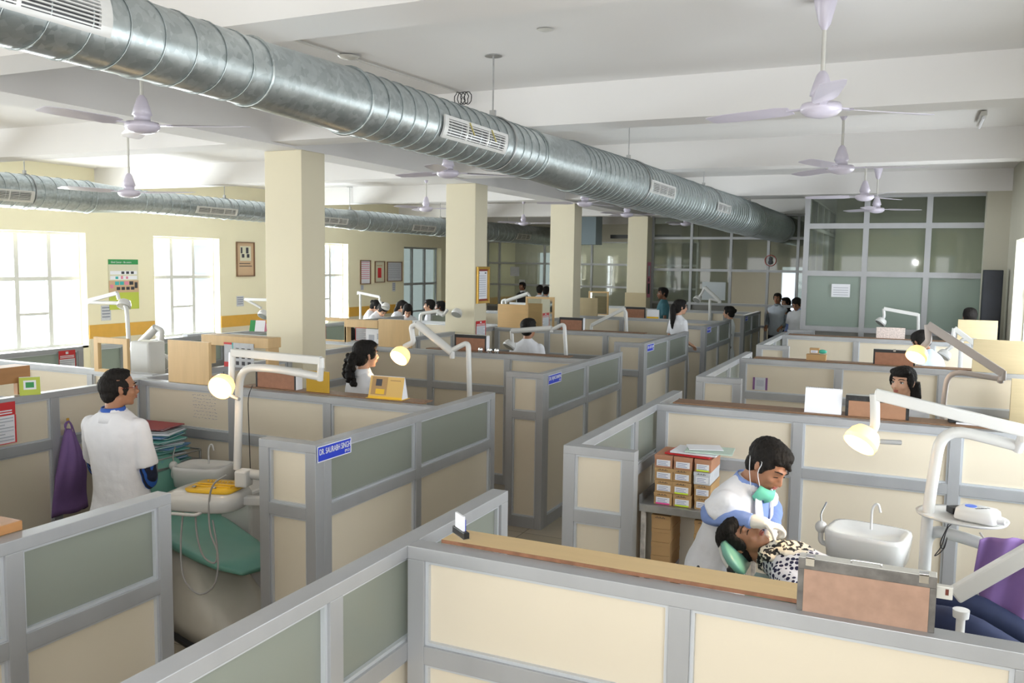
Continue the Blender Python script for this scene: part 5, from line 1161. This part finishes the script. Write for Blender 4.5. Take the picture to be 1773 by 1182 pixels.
def hair(c, R, par, style, s=1.0, vox=.006):
    b = MB()
    def E(p, r): b.ell(V(c) + R @ (V(p)*s), tuple(x*s for x in r), R, 18, 12)
    def W(p): return V(c) + R @ (V(p)*s)
    if style == 'short' or style == 'thick':
        k = .008 if style == 'thick' else 0
        E((0,-.030,.040), (.084+k,.094+k,.086+k)); E((0,.002,.080), (.074+k,.084,.046+k)); E((0,-.055,-.02), (.070+k,.052,.07)); E((.066,.005,.03), (.020,.04,.045)); E((-.066,.005,.03), (.020,.04,.045))
        E((0,.044,.094), (.056,.040,.027+k)); E((.070,.022,-.005), (.012,.012,.03)); E((-.070,.022,-.005), (.012,.012,.03))
        rnd = random.Random(3)
        for i in range(40):
            a = rnd.uniform(0, 2*PI); e = rnd.uniform(.2, 1.4); d = V((math.cos(a)*math.cos(e)*.082, math.sin(a)*math.cos(e)*.09, .035+math.sin(e)*.082)); E(d, (.014, .016, .012))
    elif style == 'balding':
        E((0,-.045,.018), (.081,.078,.080)); E((0,-.058,-.03), (.068,.05,.06)); E((.066,.0,.015), (.018,.045,.045)); E((-.066,.0,.015), (.018,.045,.045))
        E((0,-.012,.074), (.073,.078,.050)); E((.069,.020,-.01), (.011,.012,.03)); E((-.069,.020,-.01), (.011,.012,.03)); E((0,.02,.098), (.05,.045,.022))
    else:
        E((0,-.028,.040), (.085,.096,.088)); E((0,.015,.075), (.076,.080,.050)); E((0,-.05,-.02), (.076,.062,.08)); E((.070,.012,.02), (.018,.045,.055)); E((-.070,.012,.02), (.018,.045,.055))
        E((.044,.045,.082), (.034,.034,.028)); E((-.040,.048,.082), (.034,.032,.026))
    if style == 'pony_long': 
        b.tube(smoothline([W((0,-.09,.04)), W((0,-.13,.0)), W((.01,-.125,-.12)), W((0,-.12,-.24)), W((0,-.115,-.34))], 4), [.03,.034,.036,.038,.04,.044,.046,.046,.045,.045,.044,.042,.04,.035,.03,.024,.012], 12)
    if style == 'curly':
        rnd = random.Random(5)
        for i in range(70):
            t = rnd.random(); p = V((rnd.uniform(-.045,.045), -.125-.03*math.sin(t*PI)+rnd.uniform(-.03,.03), -.0-.24*t)); E(p, (.022, .022, .022))
        E((0,-.115,-.02), (.045,.045,.05))
    if style == 'bun': E((0,-.115,.03), (.036,.036,.036)); E((.01,-.13,.05), (.02,.02,.02))
    if style == 'loose':
        b.tube(smoothline([W((.03,-.075,.0)), W((.04,-.085,-.12)), W((.05,-.06,-.22)), W((.06,-.03,-.32))], 4), [.06]*5+[.05]*4+[.042]*3+[.02], 12)
        b.tube(smoothline([W((-.04,-.07,.0)), W((-.05,-.08,-.12)), W((-.05,-.07,-.2))], 4), [.055]*5+[.045]*3+[.02], 12)
    if style == 'back_long': E((0,-.075,-.09), (.075,.05,.11)); E((0,-.08,.0), (.08,.06,.09))
    return remesh(b, 'hair', HAIR, par, vox, 2, .007, .012)
def torso_rings(pts, fwds, acrs, sizes, n=24, pw=2.4):
    rings = []
    for p, f, a, (w, d) in zip(pts, fwds, acrs, sizes):
        ring = []
        for j in range(n):
            t = 2*PI*j/n; c = math.cos(t); s = math.sin(t)
            ring.append(V(p) + V(a)*w*math.copysign(abs(c)**(2/pw), c) + V(f)*d*math.copysign(abs(s)**(2/pw), s))
        rings.append(ring)
    return rings
def lerp(a, b, t): return a + (b-a)*t
def person(label, head, face, body, cloth=COAT, skin=SKIN, style='short', height=1.68, sleeves='short', under=None, lean=(0, 0), up=(0, 0, 1), vox=.012, legs=True,
           el=None, wr=None, long_coat=True, trousers=TROU, gloves=False, sit=False, face_on=True, hd=None, s=1.0, slim=1.0, pelvis=None, curl=.5, name='person', closed=False, bodyf=None, hips=None, knees=None, hairs=None):
    head = V(head); fd = V((math.cos(math.radians(body)), math.sin(math.radians(body)), 0)); ac = V((fd.y, -fd.x, 0))   # ac = person's right
    if bodyf: fd = V(bodyf).normalized()
    ff = V(face) if isinstance(face, (tuple, list, Vector)) else V((math.cos(math.radians(face)), math.sin(math.radians(face)), 0))
    R = frame(ff, up)
    k = height/1.70
    if pelvis is None: pelvis = V((head.x, head.y, head.z - .68*k)) - fd*lean[0] - ac*lean[1] + V((0,0,lean[0]*.3))
    pelvis = V(pelvis); neck = head + R @ V((0, -.035, -.125)); ax = (neck - pelvis); L = ax.length; axn = ax.normalized()
    facr = (fd - axn*fd.dot(axn)).normalized(); chest = pelvis + ax*.62 - facr*0 ; sh = pelvis + ax*.86
    root = thing(name, label, 'person', (pelvis.x, pelvis.y, 0 if not sit else max(0, pelvis.z-.5)))
    hw = .156*k*slim
    S = [sh - ac*hw - axn*.028, sh + ac*hw - axn*.028]     # left, right
    if el is None: el = [S[0] - ac*.05 + V((0,0,-.28)) - fd*.02, S[1] + ac*.05 + V((0,0,-.28)) - fd*.02]
    if wr is None: wr = [el[0] + fd*.20 + V((0,0,-.08)) + ac*.05, el[1] + fd*.20 + V((0,0,-.08)) - ac*.05]
    el = [V(p) for p in el]; wr = [V(p) for p in wr]
    # skin: one continuous body
    b = MB(); head_parts(b, head, R, s)
    b.tube([head + R@V((0,-.02,-.05)), neck, sh + axn*.02], [.054*s, .050*k, .06*k], 14)
    b.loft(torso_rings([pelvis, pelvis+ax*.35, chest, sh], [facr]*4, [ac]*4, [(.11*k,.075*k),(.10*k,.07*k),(.12*k,.08*k),(.10*k,.04*k)]))
    for i in (0, 1):
        AP = armpath(S[i], el[i], wr[i]); b.tube(AP, [.036*k-.0012*j*k*.7 for j in range(len(AP))], 12); b.ell(AP[0], (.036*k,)*3, nu=10, nv=6); b.tube([sh, S[i]], .036*k, 10)
        dd = (wr[i]-el[i]).normalized()
        if not gloves: hand(b, wr[i], dd, V((0,0,-1)) - facr*.2, (1 if i == 0 else -1), curl, .95*k)
    hp = [pelvis - ac*.09*k, pelvis + ac*.09*k]
    if hips: hp = [V(h) for h in hips]
    if knees: kn = [V(q) for q in knees[0]]; an = [V(q) for q in knees[1]]
    elif sit:
        kn = [h + fd*.40*k + V((0,0,-.02)) for h in hp]; an = [q + V((0,0,-.40)) for q in kn]
    else:
        zh = pelvis.z; kn = [V((h.x, h.y, zh*.52)) + fd*.02 for h in hp]; an = [V((h.x, h.y, .09)) for h in hp]
    if legs:
        for i in (0, 1):
            limb(b, [hp[i], kn[i], an[i]], [.07*k, .05*k, .034*k]); b.tube([an[i]-fd*.04+V((0,0,-.04)), an[i]+fd*.15+V((0,0,-.06))], [.035, .028], 10)
    remesh(b, 'body', skin, root, vox if vox < .010 else .010, 3)
    if face_on: face_parts(head, R, root, s, closed=closed)
    hair(head, R, root, style, s, .006 if vox < .011 else .01)
    # upper garment
    g = MB(); z = [(0, .165, .125), (.22, .155, .115), (.45, .155, .116), (.66, .178, .122), (.78, .186, .116), (.86, .168, .100), (.93, .118, .082), (.99, .066, .066), (1.02, .060, .062)]
    pts = [pelvis + ax*t for t, w, d in z]; sz = [(w*k*slim, d*k*slim) for t, w, d in z]
    if long_coat and not sit: pts = [pelvis - V((0,0,.38*k)), pelvis - V((0,0,.15*k))] + pts; sz = [(.215*k*slim, .175*k*slim), (.190*k*slim, .155*k*slim)] + sz
    elif not sit: pts = [pelvis - V((0,0,.10))] + pts; sz = [(.16*k*slim, .118*k*slim)] + sz
    g.loft(torso_rings(pts, [facr]*len(pts), [ac]*len(pts), sz))
    for i in (0, 1):
        AP = armpath(S[i], el[i], wr[i]); g.ell(S[i], (.060*k*slim,)*3, nu=12, nv=8)
        if sleeves == 'short': g.tube(AP[:5], [.060*k*slim+.0010*j for j in range(5)], 14)
        elif sleeves == 'long': g.tube(AP[:12], [(.061-.0018*j)*k*slim for j in range(12)], 14)
    remesh(g, 'coat' if cloth is COAT else 'shirt', cloth, root, vox, 3, .012 if vox < .011 else 0, .09)
    if under:
        g = MB()
        for i in (0, 1): limb(g, [lerp(S[i], el[i], .55), el[i], lerp(el[i], wr[i], .97)], [.056*k, .052*k, .036*k])
        u = MB()
        for i, col in enumerate((-1, 1)): pass
        for i in (0, 1):
            g = MB(); AP = armpath(S[i], el[i], wr[i]); g.tube(AP[2:12], [(.055-.0016*j)*k for j in range(10)], 14); g.ell(AP[6], (.050*k,)*3, nu=12, nv=8); remesh(g, 'sleeve', under, root, vox, 2, .012 if vox < .011 else 0, .05)
        u = MB(); cc = neck - axn*.02; n_ = 20
        ring = []
        for zz, rr in ((-.02, .082), (.018, .070), (.036, .064)):
            ring.append([cc + axn*zz + (ac*math.cos(2*PI*j/n_) + facr*math.sin(2*PI*j/n_))*rr*k for j in range(n_)])
        u.loft(ring, caps=False); u.build('collar', BLUES if under is STRIPE else under, root, solid=.006)
    if legs and trousers:
        g = MB()
        for i in (0, 1): limb(g, [hp[i], kn[i], lerp(kn[i], an[i], .93)], [.086*k, .066*k, .05*k])
        g.ell(pelvis, (.13*k, .10*k, .10*k), frame(fd, (0,0,1))); remesh(g, 'trousers', trousers, root, .012, 3)
        for i in (0, 1):
            g = MB(); q = an[i]; g.ell(q + fd*.06 + V((0,0,-.055)), (.045, .13, .035), frame(fd, (0,0,1)), 12, 8); g.build('shoe', BLACK, root)
    if gloves:
        for i in (0, 1):
            g = MB(); dd = (wr[i]-el[i]).normalized() if not hd else V(hd[i][0]); pn = V((0,0,-1)) if not hd else V(hd[i][1])
            hand(g, wr[i], dd, pn, (1 if i == 0 else -1), curl, .86, .0098); limb(g, [lerp(el[i], wr[i], .85), wr[i]], [.036, .030], 12, 2)
            remesh(g, 'glove', GLOVE, root, .0045, 2)
    return dict(root=root, neck=neck, sh=sh, S=S, el=el, wr=wr, R=R, head=head, ac=ac, fd=facr, ax=axn, pelvis=pelvis, chest=chest, k=k)
# ---- the man in the left cubicle, seen from behind
h = PY(206, 672, 3.72)
q = person('man in white coat and red glasses seen from behind at left, arms folded', h, 62, 100, COAT, SKIN, 'balding', 1.70, 'short', STRIPE, vox=.008,
           el=[PY(165, 815, 3.95), PY(262, 838, 3.78)], wr=[PY(225, 838, 4.02), PY(215, 835, 4.0)], slim=1.06, curl=.7)
g = MB(); W = lambda p: q['head'] + q['R'] @ V(p); RF = mat('red_glasses_frame', (.25, .03, .01), .3)
for k in (-1, 1):
    g.tube([W((k*.033+math.cos(2*PI*j/16)*.021, .099-.006*abs(math.cos(2*PI*j/16)), .004+math.sin(2*PI*j/16)*.014)) for j in range(16)], .0016, 6, closed=True)
    g.tube([W((k*.055, .092, .008)), W((k*.073, .05, .009)), W((k*.085, -.01, .008))], .0022, 6)
g.tube([W((-.012, .100, .006)), W((0, .103, .009)), W((.012, .100, .006))], .0016, 6); g.build('glasses', RF, q['root'])
g = MB(); cc = q['neck'] + V((0,0,-.012)); ring = []
for zz, rr in ((-.055, .100), (-.018, .086), (.006, .078)): ring.append([cc + q['ax']*zz + (q['ac']*math.cos(2*PI*j/20) + q['fd']*math.sin(2*PI*j/20))*rr for j in range(20)])
g.loft(ring, caps=False); g.build('coat_collar', COAT, q['root'], solid=.008)
# ---- the dentist treating the patient
h = PY(1330, 806, 4.32)
q = person('dentist in white coat, green mask under chin, bending over the patient', h, (.72, -.42, -.52), -18, COAT, SKIN, 'thick', 1.72, 'short', SHIRTB, vox=.008, up=(.45, -.05, 1),
           pelvis=PY(1238, 975, 4.42), el=[PY(1340, 880, 4.62), PY(1222, 892, 4.22)], wr=[PY(1335, 925, 4.30), PY(1322, 905, 4.14)], gloves=True, closed=True,
           hd=[((-.2, -.5, -.5), (0, -.4, -1)), ((.93, .05, -.15), (-.5, .0, -1))], curl=1.25, slim=1.04)
W = lambda p: q['head'] + q['R'] @ V(p); MASK = mat('green_surgical_mask', (.16, .60, .44), .7, 0, .05, 20)
g = MB(); cs = []
for i in range(5):
    v_ = i/4; ring = []
    for j in range(13):
        a = -1.15 + 2.3*j/12; r = .066+.022*math.sin(PI*v_)
        ring.append(W((math.sin(a)*r, .035+math.cos(a)*r*.92, -.075-.075*v_+.012*math.sin(6*a*v_))))
    cs.append(ring)
n = 13; vs = [p for r in cs for p in r]; g.add(vs, [(i*n+j, i*n+j+1, (i+1)*n+j+1, (i+1)*n+j) for i in range(4) for j in range(n-1)], True)
g.build('face_mask', MASK, q['root'], solid=.004)
g = MB()
for k in (-1, 1):
    g.tube(smoothline([W((k*.062, .06, -.08)), W((k*.080, .018, -.03)), W((k*.084, .006, .026)), W((k*.078, -.03, .012))], 3), .0022, 6)
    g.tube(smoothline([W((k*.060, .05, -.14)), W((k*.078, -.02, -.06)), W((k*.072, -.07, -.0)), W((0, -.125, -.0))], 3), .0022, 6)
g.build('mask_string', PAPER, q['root'])
# coat front: blue shirt placket between two lapels
ax = q['ax']; fd = q['fd']; ac = q['ac']; nk = q['neck']
def chestp(t, o, lift=.0):     # t down from the neck, o towards the person's right
    d = .082 + .062*min(1, t/.14) - .006*max(0, t-.2); return nk - ax*t + fd*(d + lift - o*o*1.1) + ac*o
g = MB(); g.grid(lambda u, v: chestp(.0+.34*v, (u-.5)*(.12*(1-v)+.012), .006), 8, 14); g.build('shirt_front', SHIRTB, q['root'], solid=.006)
for s_ in (-1, 1):
    g = MB(); g.grid(lambda u, v: chestp(-.01+.34*v, s_*((.055*(1-v)+.004) + u*(.052*math.sin(PI*min(1, v*1.05+.12)))), .012+.006*(1-u)), 6, 14); g.build('lapel', COAT, q['root'], solid=.005)
# ---- the patient, lying back
h = PY(1287, 932, 4.18)
pel = PY(1555, 1055, 3.95)
q = person('patient lying back in the green chair, dark hair, polka dot blouse and navy trousers', h, (.42, -.42, .80), 0, DOTS, SKIN, 'female', 1.55, 'short', up=(-.85, -.05, .42), vox=.008, sit=True, closed=True, bodyf=(.1, -.05, 1),
           pelvis=pel, el=[PY(1450, 1000, 4.2), PY(1400, 1040, 3.85)], wr=[PY(1530, 1030, 4.1), PY(1520, 1075, 3.8)], trousers=DENIM,
           hips=[pel+V((.02,.1,-.02)), pel+V((.02,-.08,-.02))], knees=([PY(1700, 1075, 3.85)+V((0,.12,0)), PY(1690, 1095, 3.72)], [V((.93, 3.85, .66)), V((.92, 3.62, .64))]))
DARKFL = mat('black_cream_print', (.5, .48, .42), .8); nt = DARKFL.node_tree; vv = nt.nodes.new('ShaderNodeTexNoise'); vv.inputs['Scale'].default_value = 38; tc = nt.nodes.new('ShaderNodeTexCoord')
cr = nt.nodes.new('ShaderNodeValToRGB'); cr.color_ramp.interpolation = 'CONSTANT'; cr.color_ramp.elements[0].color = (.01,.01,.012,1); cr.color_ramp.elements[1].position = .5; cr.color_ramp.elements[1].color = (.62,.58,.50,1)
nt.links.new(tc.outputs['Object'], vv.inputs['Vector']); nt.links.new(vv.outputs[0], cr.inputs[0]); nt.links.new(cr.outputs[0], nt.nodes['Principled BSDF'].inputs['Base Color'])
g = MB(); c0 = lerp(q['neck'], q['sh'], .5)
g.ell(q['neck'] - q['ax']*.02, (.070, .070, .040), frame(q['fd'], q['ax'])); g.ell(lerp(q['neck'], q['sh'], .8) + q['fd']*.055, (.13, .045, .075), frame(q['fd'], q['ax'])); g.ell(lerp(q['sh'], q['chest'], .4) + q['fd']*.09, (.10, .03, .09), frame(q['fd'], q['ax']))
remesh(g, 'printed_scarf', DARKFL, q['root'], .008, 2, .02, .03)
# ---- others
def stand(label, u, v, y, face, body, **k): return person(label, PY(u, v, y), face, body, **k)
stand('woman with curly black ponytail in white coat, in profile beyond the cream partition', 634, 614, 6.0, 60, 75, skin=SKIN2, style='curly', height=1.62, vox=.009, slim=.88, under=PAPER and COAT)
stand('dark-haired woman in white coat looking back at the viewer over a brown board', 1563, 662, 7.1, (-.42, -.85, .0), -100, skin=SKIN2, style='loose', height=1.60, vox=.009, cloth=COAT, slim=.88, sleeves='long')
stand('man in white shirt seen from behind beyond the second row', 916, 569, 9.6, 80, 95, style='thick', height=1.70, cloth=COAT, sleeves='short', vox=.011, face_on=False)
stand('man in pale blue-grey shirt bending beside the second lamp on the right', 1594, 592, 10.8, (-.6, .6, -.5), 150, style='thick', height=1.66, cloth=mat('pale_blue_shirt', (.50, .58, .70), .8), sleeves='short', vox=.012, face_on=False, lean=(.26, 0))
stand('man in teal shirt standing by the gridded glass wall', 1147, 508, 16.6, 215, 200, skin=SKIN3, cloth=TEALC, sleeves='short', long_coat=False, height=1.7, vox=.014)
stand('woman with long black ponytail in white coat in the third row', 1178, 532, 13.2, 40, 60, skin=SKIN2, style='pony_long', height=1.60, vox=.013, slim=.88)
stand('woman with hair in a bun facing left in the fourth row', 1262, 541, 16.3, 170, 185, skin=SKIN2, style='bun', height=1.58, vox=.013, slim=.88)
stand('man in pale vest over grey shirt walking up the far aisle', 1346, 517, 19.0, 262, 258, skin=SKIN, cloth=VEST, sleeves='none', under=GREYC, long_coat=False, height=1.72, vox=.014)
stand('woman with long dark hair and dark clothes behind the man in the pale vest', 1360, 524, 20.2, 230, 240, skin=SKIN2, cloth=DARKC, sleeves='long', style='back_long', height=1.6, vox=.016)
stand('young man in white coat over blue shirt looking down in the far aisle', 1379, 527, 17.6, (-.25, -.85, -.45), 250, style='thick', height=1.66, under=SHIRTB, vox=.014)
stand('bearded man in dark waistcoat before the dark glass wall', 904, 496, 21.5, 255, 250, skin=SKIN3, cloth=DARKC, sleeves='none', under=COAT, long_coat=False, height=1.70, vox=.016)
stand('person in white with black hair beside the third column, seen from behind', 935, 502, 20.5, 100, 100, style='thick', vox=.016, face_on=False, height=1.66)
stand('person in white partly hidden by the third column', 946, 504, 21.0, 90, 90, style='thick', vox=.016, face_on=False, height=1.66)
stand('student with tied-up black hair bending at the window side, leftmost of the students', 651, 531, 13.9, (.6, .3, -.5), 30, style='bun', skin=SKIN2, vox=.014, lean=(.2, 0), height=1.56)
stand('student in white coat bowed under a pale dental lamp', 662, 536, 13.0, (.5, -.2, -.7), 0, style='female', skin=SKIN2, vox=.014, lean=(.25, 0), height=1.56)
stand('student with long black hair in white coat, left of the dark glazed window', 697, 531, 14.7, (.7, .2, -.4), 20, style='back_long', skin=SKIN2, vox=.014, lean=(.2, 0), height=1.58)
stand('student with black hair falling over her face', 706, 538, 13.7, (.4, -.6, -.6), -40, style='loose', skin=SKIN2, vox=.014, height=1.52, lean=(.15, 0))
stand('student with short black hair looking left before the dark glazed window', 743, 529, 15.2, 200, 200, style='thick', skin=SKIN2, vox=.014, height=1.6)
stand('student in magenta behind the second column', 762, 531, 15.6, 200, 200, style='female', skin=SKIN3, cloth=MAG, vox=.014, height=1.55)
stand('person in white coat bending behind the wooden frame board', 606, 583, 9.3, (.3, -.4, -.85), -20, style='female', skin=SKIN2, vox=.014, lean=(.25, 0), height=1.55)
stand('person whose black hair shows above a pale board at far right', 1679, 549, 13.15, 95, 95, style='thick', vox=.016, face_on=False, height=1.6)
